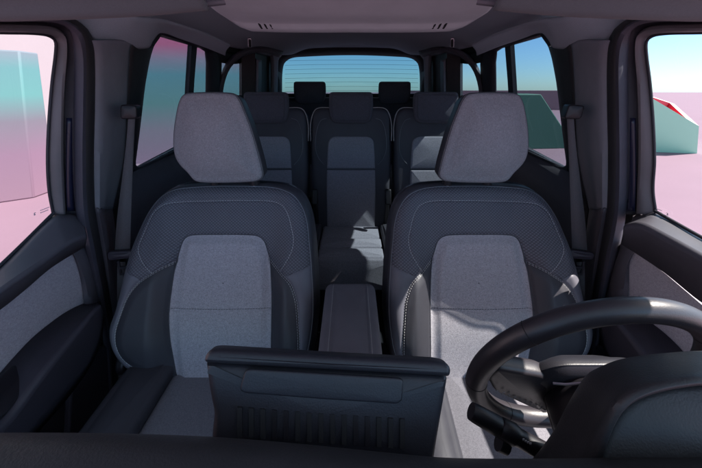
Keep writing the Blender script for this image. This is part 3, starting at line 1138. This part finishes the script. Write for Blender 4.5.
NB, NR = 720, 130
cc = np.array([ucen, (vmin + vmax) / 2])
sr = 1 - (np.arange(NR) / (NR - 1))**1.0 * .995
grid = (cc + (out2[None] - cc) * sr[:, None, None]).reshape(-1, 2)
for l_, lim in ((np.vstack([cen2, cen2[:1]]), .0018), (bol2[0], .0016), (bol2[1], .0016), (pipe2, .0014)):
    dense = curve(l_, 1600)
    near = seg_dist(grid, l_) < lim
    for i in np.where(near)[0]:
        grid[i] = dense[np.argmin(((dense - grid[i])**2).sum(1))]
gh = seat_h(grid)
fi = np.arange(NR - 1)[:, None] * NB + np.arange(NB)[None]
fj = np.arange(NR - 1)[:, None] * NB + (np.arange(NB)[None] + 1) % NB
quads = np.stack([fi, fj, fj + NB, fi + NB], -1).reshape(-1, 4)
fc = grid[quads].mean(1)
reg = np.zeros(len(quads), int)                       # 0 shoulder
low = np.vstack([bol2[0], ])
# bolsters: outside of the centre panel and below the seam chain (region between seam and panel)
bl_poly = [np.vstack([bol2[0], [[ucen, bol2[0][-1][1]], [ucen, bol2[0][0][1]]]]), np.vstack([bol2[1], [[ucen, bol2[1][-1][1]], [ucen, bol2[1][0][1]]]])]
rim_l = np.vstack([hs2[0], [[hs2[0][-1][0] + .0, hs2[0][-1][1]], ]])
vb0 = hs2[0][:, 1].mean()
vb1 = hs2[1][:, 1].mean()
line = np.where(fc[:, 0] < ucen, np.interp(fc[:, 0], hs2[0][:, 0], hs2[0][:, 1]), np.interp(fc[:, 0], hs2[1][:, 0], hs2[1][:, 1]))
reg[fc[:, 1] < line] = 3                               # plain outer cheek
reg[inside(fc, bl_poly[0])] = 1
reg[inside(fc, bl_poly[1])] = 1
reg[(np.abs(fc[:, 0] - ucen) < .12) & (fc[:, 1] < cen2[:, 1].min() + .02)] = 1
pin = np.vstack([pipe2, [[pipe2[-1][0], vmin - .1], [pipe2[0][0], vmin - .1]]])
reg[~inside(fc, pin) & (fc[:, 1] > vmin + .06)] = 4    # beyond the piping
reg[inside(fc, cen2)] = 2


def stitch_tube(line2, hfun, seg=.0055, gap=.0022, r=.00065, lift=.0005):
    mb = MB()
    s = np.r_[0, np.cumsum(np.linalg.norm(np.diff(line2, axis=0), axis=1))]
    k = 0.0
    pp, out = [], []
    while k + seg < s[-1]:
        q = np.array([k, k + seg / 2, k + seg])
        pp.append(np.stack([np.interp(q, s, line2[:, i]) for i in (0, 1)], 1))
        k += seg + gap
    allp = np.vstack(pp)
    hh = hfun(allp) + lift
    for i in range(len(pp)):
        out.append((pp[i], hh[i * 3:i * 3 + 3]))
    return out, r


def shift_curve(l, d):
    t = np.gradient(l, axis=0)
    t /= np.linalg.norm(t, axis=1, keepdims=True)
    return l + np.c_[-t[:, 1], t[:, 0]] * d


STL = [stitch_tube(l, seat_h) for l in (shl2, shift_curve(bol2[0], .004), shift_curve(bol2[1], -.004), bol2[0], bol2[1])]
hp = pipe2
PIPE_H = seat_h(hp) + .0006
CSL = stitch_tube(shift_curve(cs2, .0035), seat_h, .005, .003, .0006)


def front_seat(sg):
    left = sg < 0
    root = thing('front_seat', 'left front seat with grey fabric centre, in shade behind the centre display' if left else 'right front seat behind the steering wheel, lower back in sunlight',
                 'car seat', (sg * .40, .75, .37), 'front seats')

    def W(p2, h):
        p2 = np.asarray(p2)
        q = SO + p2[:, :1] * FRS[1] + p2[:, 1:2] * sv + np.asarray(h)[:, None] * sn
        if not left:
            q = q * np.array([-1, 1, 1])
        return q
    V3 = W(grid, gh)
    names = [(0, 'shoulder_panel', 'perf'), (1, 'bolster', 'leather'), (2, 'centre_panel', 'fab'), (3, 'side_cheek', 'leather_l'), (4, 'edge_gusset', 'leather')]
    for k, nm, mt in names:
        for half in ((-1, 1) if k in (1, 3) else (0,)):
            sel = reg == k
            if half:
                sel &= (np.sign(fc[:, 0] - ucen) == half)
            q = quads[sel]
            if not len(q):
                continue
            ids, inv = np.unique(q.ravel(), return_inverse=True)
            fq = inv.reshape(-1, 4)
            if left:
                fq = fq[:, ::-1]
            o = obj(nm, V3[ids], fq, mt, root, 180, grid[ids])
    # gusset sides and back shell
    O2 = resample(out2, 240)
    loops = []
    for ins_, h in ((0, -.0449), (-.004, -.058), (-.004, -.075), (.002, -.095), (.02, -.115), (.06, -.13)):
        loops.append(W(inset2(O2, ins_), np.full(len(O2), h) + (seat_h(O2) + .045 if ins_ == 0 and h > -.05 else 0)))
    V = np.vstack(loops)
    n = len(O2)
    fcs = [(k * n + i, k * n + (i + 1) % n, (k + 1) * n + (i + 1) % n, (k + 1) * n + i) for k in range(len(loops) - 1) for i in range(n)]
    fcs.append(tuple((len(loops) - 1) * n + i for i in range(n)))
    recalc(obj('back_shell', V, fcs, 'leather', root, 60))
    # stitching and piping
    mb = MB()
    for st, r_ in STL:
        for p2, h in st:
            mb.add(*tube(W(p2, h), r_, 5))
    mb.build('stitching', 'thread', root, 180)
    mb = MB()
    for p2, h in CSL[0]:
        mb.add(*tube(W(p2, h), CSL[1], 5))
    mb.build('panel_stitching', 'leather', root, 180)
    v, f = tube(W(cen2, seat_h(cen2) - .0004), .0018, 6, True)
    obj('panel_welt', v, f, 'leather', root, 180)
    v, f = tube(W(hp, PIPE_H), .0011, 6)
    obj('piping', v, f, 'piping_d', root, 180)
    # headrest
    hn = np.array([0, -1., .06])
    HO = P(219, 135, .985)
    frh = frame(HO, hn)
    h2 = pxpoly(HEAD, frh)
    if not left:
        frh = (HO * np.array([-1, 1, 1]), frh[1], frh[2], frh[3])
        h2 = h2 * np.array([-1, 1])
    hr = puff('headrest', curve(h2, 200, True), frh, 'fab_head', root, .030, .020, .10, 200, taper=.012, side='leather')
    hl = curve(h2, 200, True)
    inner = inset2(hl, .004)
    seam = [frh[0] + frh[1] * p[0] + frh[2] * p[1] + frh[3] * -.0105 for p in inner[::1]]
    mb = MB()
    mb.add(*tube(np.array(seam), .0022, 6, True))
    mb.build('headrest_piping', 'leather', hr, 180)
    for dx in (-.055, .075):
        bx = HO + np.array([dx, .055, -.155])
        if not left:
            bx = bx * np.array([-1, 1, 1])
        v, f = tube([bx + [0, .01, -.03], bx + [0, 0, .09]], .007, 12)
        obj('headrest_post', v, f, 'chrome', hr)
        mb = MB()
        mb.add(*tube([bx + [0, .012, -.016], bx + [0, .010, .012]], .016, 16))
        mb.build('post_sleeve', 'black', hr)
    # cushion
    zc = SB[2] + .005
    s = np.array([sg, 1, 1])
    cfr = frame(np.array([sg * .40, .50, zc]), (0, -.08, 1), (0, 1, 0))
    y0, y1 = -.25, .36
    puff('cushion', round_poly([(-.155, y0), (.155, y0), (.140, y1), (-.140, y1)], [.06, .06, .02, .02]), cfr, 'fab_cush_shade', root, .016, .018, .12)
    for e in (-1, 1):
        bf = frame(np.array([sg * .40, .50, zc + .018]), (e * -.16, -.08, 1), (0, 1, 0))
        q = [(e * .146, y0 + .02), (e * .262, y0 + .08), (e * .262, y1 - .06), (e * .205, y1 + .02), (e * .132, y1 + .02)]
        puff('cushion_bolster', round_poly(q, [.03, .07, .08, .03, .01]), bf, 'leather', root, .014, .024, .12)
    mb = MB()
    mb.box((sg * .40, .52, zc - .20), (.44, .50, .16))
    bevel(mb.build('seat_base', 'black', root), .03)
    cv = []
    for zz, e in ((zc - .02, .268), (zc - .10, .278), (zc - .20, .272)):
        cv.append([(sg * (.40 + e), D, zz + .03 * math.sin((D - .3) * 3)) for D in (.30, .45, .6, .75, .88)])
    loft('side_valance', cv, 'trim_d', root, 20, .012, 3)
    # recliner knob and belt stalk near the hinge
    v, f = tube([np.array([sg * .672, .83, zc + .05]), np.array([sg * .700, .83, zc + .05])], .035, 20)
    o = obj('recliner_cover', v, f, 'black', root)
    bevel(o, .008)
    return root


front_seat(-1)
front_seat(1)


# ------------------------------------------------------------------ rear seats
def rear_seat(name, label, group, X0, D_top, top, D_bot, bot, w, sgn, head, cushion=True, third=False):
    """X0 centre, (D, height) of backrest top and bottom, w width"""
    root = thing(name, label, 'car seat', (X0, D_bot - .1, .37), group)
    T = np.array([X0, D_top, top + H])
    B = np.array([X0, D_bot, bot + H])
    up = T - B
    Lb = np.linalg.norm(up)
    up /= Lb
    n = np.cross(up, np.array([1., 0, 0]))
    if n[1] > 0:
        n = -n
    fr = (B, np.array([1., 0, 0]), up, n)
    hw = w / 2
    o2 = round_poly([(-hw * .93, -.04), (hw * .93, -.04), (hw, Lb * .5), (hw * .97, Lb), (-hw * .97, Lb), (-hw, Lb * .5)], [.05, .05, .2, .075, .075, .2], 8)
    puff('backrest', o2, fr, 'rear_leather', root, .012, .03, .11)
    cw = hw * .59
    c2 = round_poly([(-cw, -.02), (cw, -.02), (cw * 1.03, Lb * .35), (cw * .98, Lb * .62), (cw * .93, Lb * .755), (-cw * .93, Lb * .755), (-cw * .98, Lb * .62), (-cw * 1.03, Lb * .35)],
                    [.02, .02, .1, .1, .05, .05, .1, .1], 8)
    fr2 = (B + n * .018, fr[1], up, n)
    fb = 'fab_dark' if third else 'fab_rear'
    lo = c2.copy()
    split = Lb * .485

    def clip(poly, lo_, hi_):
        q = resample(poly, 400)
        q = q[(q[:, 1] >= lo_) & (q[:, 1] <= hi_)]
        ang = np.arctan2(q[:, 1] - q[:, 1].mean(), q[:, 0] - q[:, 0].mean())
        return q[np.argsort(ang)]
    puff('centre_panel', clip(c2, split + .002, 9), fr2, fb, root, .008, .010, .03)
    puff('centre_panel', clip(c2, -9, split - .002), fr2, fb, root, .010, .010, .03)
    # piping along the top edge, pale to carry its glint, and thin shoulder stitch
    pl = curve([(-hw * 1.0, Lb * .72), (-hw * .99, Lb * .88), (-hw * .86, Lb * .985), (-hw * .5, Lb * .997), (0, Lb), (hw * .5, Lb * .997), (hw * .86, Lb * .985), (hw * .99, Lb * .88), (hw, Lb * .72)], 80)
    v, f = tube([B + fr[1] * p[0] + up * p[1] + n * -.010 for p in pl], .0030, 6)
    obj('piping', v, f, 'piping', root, 180)
    for e in (-1, 1):
        mb = MB()
        sl_ = curve([(e * hw * .60, Lb * .905), (e * hw * .74, Lb * .885), (e * hw * .84, Lb * .80), (e * hw * .87, Lb * .66), (e * hw * .80, Lb * .58), (e * hw * .66, Lb * .52)], 50)
        mb.add(*tube([B + fr[1] * p[0] + up * p[1] + n * .0075 for p in sl_], .0014, 5))
        mb.build('stitching', 'piping_d', root, 180)
    # headrest
    hw_, h0, h1, hy = head
    hf = frame(T + np.array([0, -.035, 0]), (0, -1, .08))
    hp_ = round_poly([(-hw_ * .92, h0), (hw_ * .92, h0), (hw_, (h0 + h1) / 2 + .01), (hw_ * .97, h1), (-hw_ * .97, h1), (-hw_, (h0 + h1) / 2 + .01)], [.05, .05, .05, .022, .022, .05], 8)
    hr = puff('headrest', hp_, hf, 'fab_dark', root, .012, .018, .06)
    ln = [hf[0] + hf[1] * p[0] + hf[2] * p[1] + hf[3] * .002 for p in inset2(resample(hp_, 120), .016)]
    v, f = tube(ln, .0012, 5, True)
    obj('headrest_seam', v, f, 'rear_leather', hr, 180)
    if cushion:
        # three-step cushion
        zc = bot + H + .0
        segs = [(-.02, .135, 0.0), (.14, .235, .0), (.24, .335, -.004)]
        for a_, b_, dz in segs:
            cf = frame(np.array([X0, D_bot - (a_ + b_) / 2 - .01, zc + dz]), (0, -.05, 1), (0, 1, 0))
            l_ = (b_ - a_) / 2
            puff('cushion', round_poly([(-hw * .70, -l_), (hw * .70, -l_), (hw * .70, l_), (-hw * .70, l_)], .018), cf, 'fab_rear', root, .012, .016, .10)
        for e in (-1, 1):
            cf = frame(np.array([X0, D_bot - .19, zc + .0]), (-e * .1, -.05, 1), (0, 1, 0))
            puff('cushion_bolster', round_poly([(e * hw * .71, -.17), (e * hw * .97, -.15), (e * hw * .97, .18), (e * hw * .71, .18)], .02), cf, 'rear_leather', root, .01, .016, .10)
        ff = frame(np.array([X0, D_bot - .358, zc - .085]), (0, -1, .1))
        puff('cushion_front', round_poly([(-hw * .93, -.09), (hw * .93, -.09), (hw * .95, .075), (-hw * .95, .075)], [.02, .02, .02, .02]), ff, 'fab_rear', root, .008, .02, .06)
        mb = MB()
        mb.box((X0, D_bot - .18, (zc - .16 + .36) / 2), (w * .7, .26, zc - .16 - .36))
        bevel(mb.build('seat_base', 'black', root), .02)
    return root


LAB2 = ['left second row seat, mostly hidden behind the left front seat', 'middle second row seat seen between the front seats, cushion half in sun', 'right second row seat behind the driver seat, sunlit lower back']
for i, X0 in enumerate((-.465, 0.0, .465)):
    rear_seat('second_row_seat', LAB2[i], 'second row seats', X0, 1.87, -.082, 1.73, -.735, .452, i - 1, (.122, -.088, .082, 0))
for i, X0 in enumerate((-.345, .365)):
    rear_seat('third_row_seat', ('left' if i == 0 else 'right') + ' third row seat with small black headrest before the rear window', 'third row seats', X0, 2.87, -.045, 2.74, -.60, .60, 0, (.135, -.055, .128, 0), third=True)

# buckles beside the middle seat
for sg in (-1, 1):
    bk = thing('seat_belt_buckle', ('black belt buckle on the left side' if sg < 0 else 'black belt buckle on the right side') + ' of the middle second row seat', 'belt buckle', (sg * .215, 1.62, .78), 'second row belt buckles')
    c = P(315 if sg < 0 else 388, 197, 1.66)
    mb = MB()
    mb.box(c, (.034, .03, .085), (np.array([1, 0, 0]), np.array([0, .95, -.3]), np.array([0, .3, .95])))
    bevel(mb.build('buckle_head', 'black', bk), .008)
    v, f = tube([c + [0, .02, -.04], c + [0, .05, -.16], c + [0, .06, -.28]], .012, 8)
    obj('buckle_stalk', v, f, 'black', bk)

# ------------------------------------------------------------------ centre armrest between the front seats
ar = thing('centre_armrest', 'slate padded armrest box between the front seats', 'armrest', (0, .72, .37))
zt = -.565
fr = frame(np.array([-.002, .74, H + zt]), (0, -.06, 1), (0, 1, 0))
y0, y1 = -.26, .15
puff('lid', round_poly([(-.075, y0), (.075, y0), (.075, y1), (-.075, y1)], [.02, .02, .025, .025]), fr, 'leather_l', ar, .008, .022, .09)
for e in (-1, 1):
    mb = MB()
    pts = [fr[0] + fr[1] * e * .050 + fr[2] * y + fr[3] * (.0062 - .016 * max(0, (y - .11) / .04)**2) for y in np.linspace(y0 + .01, y1 - .015, 30)]
    mb.add(*tube(pts, .0010, 5))
    mb.build('stitching', 'piping_d', ar, 180)
mb = MB()
mb.box((-.002, .70, H + zt - .32), (.135, .40, .46))
bevel(mb.build('box', 'trim_d', ar), .01)
mb = MB()
mb.box((0, .45, .44), (.22, .8, .16))
bevel(mb.build('tunnel', 'trim_d', ar), .02)

# ------------------------------------------------------------------ seat belts
for sg in (-1, 1):
    def m(pts):
        return mir(pts, sg)
    sb = thing('seat_belt', 'left front seat belt hanging on the pillar trim' if sg < 0 else 'right front seat belt hanging beside the driver seat', 'seat belt', (sg * .78, 1.04, .45), 'front seat belts')
    L_ = [(128.5, 113), (126.5, 140), (122.5, 175), (117, 220), (114.5, 258)]
    R_ = [(135.5, 113), (134, 140), (132.5, 175), (131, 220), (130, 256)]
    loft('webbing', [[P(*p, .965) for p in m(L_)], [P(*p, .975) for p in m(R_)]], 'webbing', sb, 40, .0022, 2)
    L_ = [(117.5, 262), (117, 290), (117, 320), (117.5, 360), (121, 410)]
    R_ = [(125.5, 262), (125, 290), (123.5, 320), (123, 360), (125, 410)]
    loft('lower_webbing', [[P(*p, .965) for p in m(L_)], [P(*p, .975) for p in m(R_)]], 'webbing', sb, 40, .0022, 2)
    c = P(*m([(130, 115)])[0], .96)
    fr = frame(c + [0, -.008, .005], (-sg * .3, -1, 0))
    puff('upper_guide', round_poly([(-.022, -.016), (.020, -.016), (.024, .022), (-.016, .025)], .009), fr, 'black', sb, .002, .005, .05, 60)
    c = P(*m([(120, 256)])[0], .945)
    fr = frame(c, (-sg * .25, -1, .15))
    puff('tongue', round_poly([(-.036, -.013), (.034, -.011), (.036, .013), (-.036, .017)], .012), fr, 'trim_d', sb, .005, .006, .022, 60)
    c2 = P(*m([(125, 268)])[0], .94)
    mb = MB()
    for dx, dz, sx, sz in ((-.017, 0, .007, .048), (.017, 0, .007, .048), (0, -.021, .04, .008), (0, .002, .034, .008)):
        mb.box(c2 + [dx, 0, dz], (sx, .007, sz))
    bevel(mb.build('tongue_plate', 'rubber', sb), .002)

# ------------------------------------------------------------------ steering wheel and column
WX, WD, WZ, WR, WE = .385, .4426, H - .4485, .175, math.asin(math.sin(3.48468 - math.pi))
wc = np.array([WX, WD, WZ])
wu = np.array([0, -math.sin(WE), math.cos(WE)])
wx = np.array([1., 0, 0])
wnr = np.cross(wx, wu)                  # faces the dash (towards the camera)
if wnr[1] > 0:
    wnr = -wnr
wh = thing('steering_wheel', 'black leather steering wheel in front of the right front seat', 'steering wheel', tuple(wc))
ts = np.linspace(0, 2 * math.pi, 160, endpoint=False)
ring = [wc + WR * (math.cos(a) * wx + math.sin(a) * wu) for a in ts]
v, f = tube(ring, .0172, 24, True)
rim = obj('rim', v, f, 'wheel', wh, 180)
mb = MB()
for a in (R(137), R(43), R(188), R(-8), R(238), R(302)):
    c = wc + WR * (math.cos(a) * wx + math.sin(a) * wu)
    t_ = -math.sin(a) * wx + math.cos(a) * wu
    r_ = math.cos(a) * wx + math.sin(a) * wu
    lp = [c + (r_ * math.cos(k) + wnr * math.sin(k)) * .0172 for k in np.linspace(0, 2 * math.pi, 24, endpoint=False)]
    mb.add(*tube(lp, .0007, 6, True))
mb.build('rim_seam', 'slot', rim, 180)
wf = (wc + wnr * .0, wx, wu, wnr)
wfs = (wc + wnr * .016, wx, wu, wnr)
SPK = pxpoly([(487, 378), (497, 368.5), (545, 376.5), (556, 384), (554, 400), (547, 415), (530, 409), (495, 393)], wfs)
for e in (-1, 1):
    s_ = puff('spoke', round_poly(SPK * np.array([-e, 1]), .010), wfs, 'wheel', wh, .006, .009, .028, 90)
    for j in range(2):
        mb = MB()
        for k in range(11):
            a_ = SPK[0] * .88 + SPK[6] * .12 + (SPK[3] - SPK[2]) * 0
            p2 = (SPK[7] * .80 + SPK[1] * .20) * (1 - k / 10) + (SPK[5] * .75 + SPK[3] * .25) * (k / 10) + np.array([0, .006 * j])
            mb.box(wfs[0] + wx * (p2[0] * -e) + wu * p2[1] + wnr * .0062, (.0032, .0016, .0012), (wx, wu, wnr))
        mb.build('spoke_stitching', 'piping_d', s_)
puff('hub', round_poly([(-.085, -.07), (.085, -.07), (.100, .01), (.065, .044), (-.065, .044), (-.100, .01)], .035), (wc - wnr * .012, wx, wu, -wnr), 'dash', wh, .02, .02, .03, 100)
puff('hub_back', round_poly([(-.075, -.07), (.075, -.07), (.085, .01), (.06, .034), (-.06, .034), (-.085, .01)], .03), (wc + wnr * .012, wx, wu, wnr), 'black', wh, .01, .012, .02, 100)

sc_ = thing('steering_column', 'black steering column shroud with the left hand control stalk', 'steering column', (WX, .36, WZ - .05))
cv = []
for k, (s0, hw_) in enumerate(((.02, .062), (.06, .068), (.12, .074), (.20, .080))):
    cen_ = wc + wnr * s0 - wu * .03
    cv.append([cen_ + wx * hw_ * math.cos(a) + wu * .062 * math.sin(a) for a in np.linspace(R(-170), R(190), 40)])
loft('shroud', cv, 'black', sc_, 60, .004, 3)
v, f = tube(np.array([P(553, 383.5, .335), P(566, 384.5, .33), P(584, 383, .325)]), .0016, 8)
obj('bright_strip', v, f, 'chrome', sc_)
p0, p1 = P(471, 411, .365), P(562, 462, .335)
d_ = (p1 - p0)
pts = [p0 - d_ * .004, p0, p0 + d_ * .05, p0 + d_ * .30, p0 + d_ * .315, p0 + d_ * .33, p0 + d_ * .47, p0 + d_ * .50, p0 + d_ * .54, p1]
v, f = tube(np.array(pts), [.006, .0115, .0125, .0135, .0122, .0138, .0150, .0130, .0120, .0135], 20)
o = obj('stalk', v, f, 'black', sc_, 40)
mb = MB()
c = p0 + d_ * .36 + np.array([-.006, -.004, -.018])
mb.add(*tube([c, c + d_ * .10], [.012, .011], 14))
mb.build('stalk_ring', 'black', o)
mb = MB()
for k in range(4):
    mb.box(p0 + d_ * (.52 + .025 * k) + np.array([.002, -.010, .0085]), (.0025, .001, .003))
mb.build('stalk_marks', 'thread', o)

# ------------------------------------------------------------------ dashboard and instrument hood
da = thing('dashboard', 'dark dashboard edge and rounded instrument hood along the lower edge', 'dashboard', (0, .15, 1.0))
rows = []
top = [(-60, 437), (0, 437), (60, 437), (130, 438), (210, 441), (300, 448), (400, 458), (450, 462), (530, 463), (640, 462), (760, 462)]
for dy, D in ((10, .235), (2, .232), (0, .226), (3, .215), (14, .20), (60, .17), (150, .12)):
    rows.append([P(x, y + dy, D) for x, y in top])
loft('top_pad', rows, 'dash_soft', da, 80, .006, 3, 60)
rows2 = [[p + np.array([0, .0, 0]) for p in rows[0]], [p + np.array([0, .03, -.25]) for p in rows[0]]]
loft('rear_face', rows2, 'dash', da, 80, .006)
# hood
HO_ = [(524, 470), (538, 457), (557, 431), (568, 410), (579, 391), (590, 376), (602, 369), (620, 362), (645, 357.5), (668, 355), (702, 353), (760, 355), (820, 375)]
HM_ = [(560, 480), (572, 457), (585, 432), (594, 414), (604, 398), (616, 385), (632, 376), (652, 371), (672, 368), (702, 366), (760, 369), (815, 390)]
HI_ = [(592, 484), (596, 458), (604, 433), (612, 416), (620, 405), (632, 396), (646, 390), (660, 386), (675, 383), (702, 380), (760, 384), (806, 405)]
HI2 = [(600, 486), (603, 459), (610, 436), (617, 420), (625, 409), (636, 400), (649, 394), (662, 390), (676, 387), (702, 384), (760, 388), (800, 408)]
hc = [[P(x + 10, y + 16, .335) for x, y in HO_], [P(x + 2, y + 4, .325) for x, y in HO_], [P(x, y, .305) for x, y in HO_], [P(x, y, .262) for x, y in HM_], [P(x, y, .232) for x, y in HI_], [P(x, y, .230) for x, y in HI2]]
loft('instrument_hood', hc, 'dash_soft', da, 90, .004, 4, 60)
fr = frame(P(680, 440, .236), (0, -1, .55))
po = HI2 + [(830, 520), (600, 520)]
puff('hood_panel', pxpoly(po, fr), fr, 'dash_soft', da, .006, .008, .03, 160)
seam = curve([P(x + 2.5, y + 2.5, .2335) for x, y in HI_], 60)
v, f = tube(seam, .0012, 6)
obj('hood_seam', v, f, 'slot', da)

# ------------------------------------------------------------------ centre display
ds = thing('display_screen', 'back of the black centre display on the dashboard, slotted below a smooth lip', 'screen', (-.02, .25, 1.1))
dn = np.array([0.05, -1.0, .50])
dn /= np.linalg.norm(dn)
fr = frame(P(327, 410, .262), dn, (-.0, 0, 1))


def zoomC(pts):
    return [(190 + x / 2.6, 340 + y / 2.6) for x, y in pts]


bodyp = zoomC([(35, 58), (60, 60), (350, 76), (640, 92), (676, 96), (660, 190), (645, 280), (636, 345), (400, 330), (200, 312), (50, 298), (52, 240), (58, 200), (45, 140)])
hs = puff('housing', round_poly(pxpoly(bodyp, fr), [.004, .002, .0, .002, .006, .02, .0, .01, 0, 0, .006, .02, .02, .02]), fr, 'dash', ds, .004, .010, .014, 200)
lip = zoomC([(36, 42), (48, 29), (70, 27), (350, 44), (650, 60), (676, 68), (682, 82), (678, 100), (640, 96), (350, 80), (60, 64), (33, 62)])
frl = (fr[0] + fr[3] * .006, fr[1], fr[2], fr[3])
puff('top_lip', round_poly(pxpoly(lip, frl), .006), frl, 'dash', ds, .002, .006, .022, 200)
frr = (fr[0] + fr[3] * .0055, fr[1], fr[2], fr[3])
rec = zoomC([(142, 80), (155, 76), (350, 88), (545, 100), (556, 106), (552, 160), (540, 168), (350, 156), (145, 140), (128, 134), (132, 115)])
puff('recess_panel', round_poly(pxpoly(rec, frr), .004), frr, 'dash', ds, .0005, .0022, .004, 120)
for k in range(15):
    t_ = k / 14
    x0 = 126 + t_ * (544 - 126)
    y0_ = 170 + t_ * 30
    q = zoomC([(x0, y0_), (x0 + 12, y0_ + 1), (x0 + 12, y0_ + 77), (x0, y0_ + 76)])
    q2 = pxpoly(q, fr)
    ra = np.array([fr[0] + fr[1] * p[0] + fr[2] * p[1] + fr[3] * .0046 for p in q2])
    mb = MB()
    # a slot: dark sunk strip with a thin raised rib beside it
    mb.add(list(ra) + list(ra - fr[3] * .004), [(0, 1, 2, 3), (0, 4, 5, 1), (1, 5, 6, 2), (2, 6, 7, 3), (3, 7, 4, 0)])
    mb.build('slot', 'slot' if k not in (3, 4, 10, 11) else 'black', ds)
# screen neck
mb = MB()
mb.box(P(320, 470, .25) + np.array([0, .02, -.04]), (.18, .03, .10))
bevel(mb.build('neck', 'dash', ds), .006)
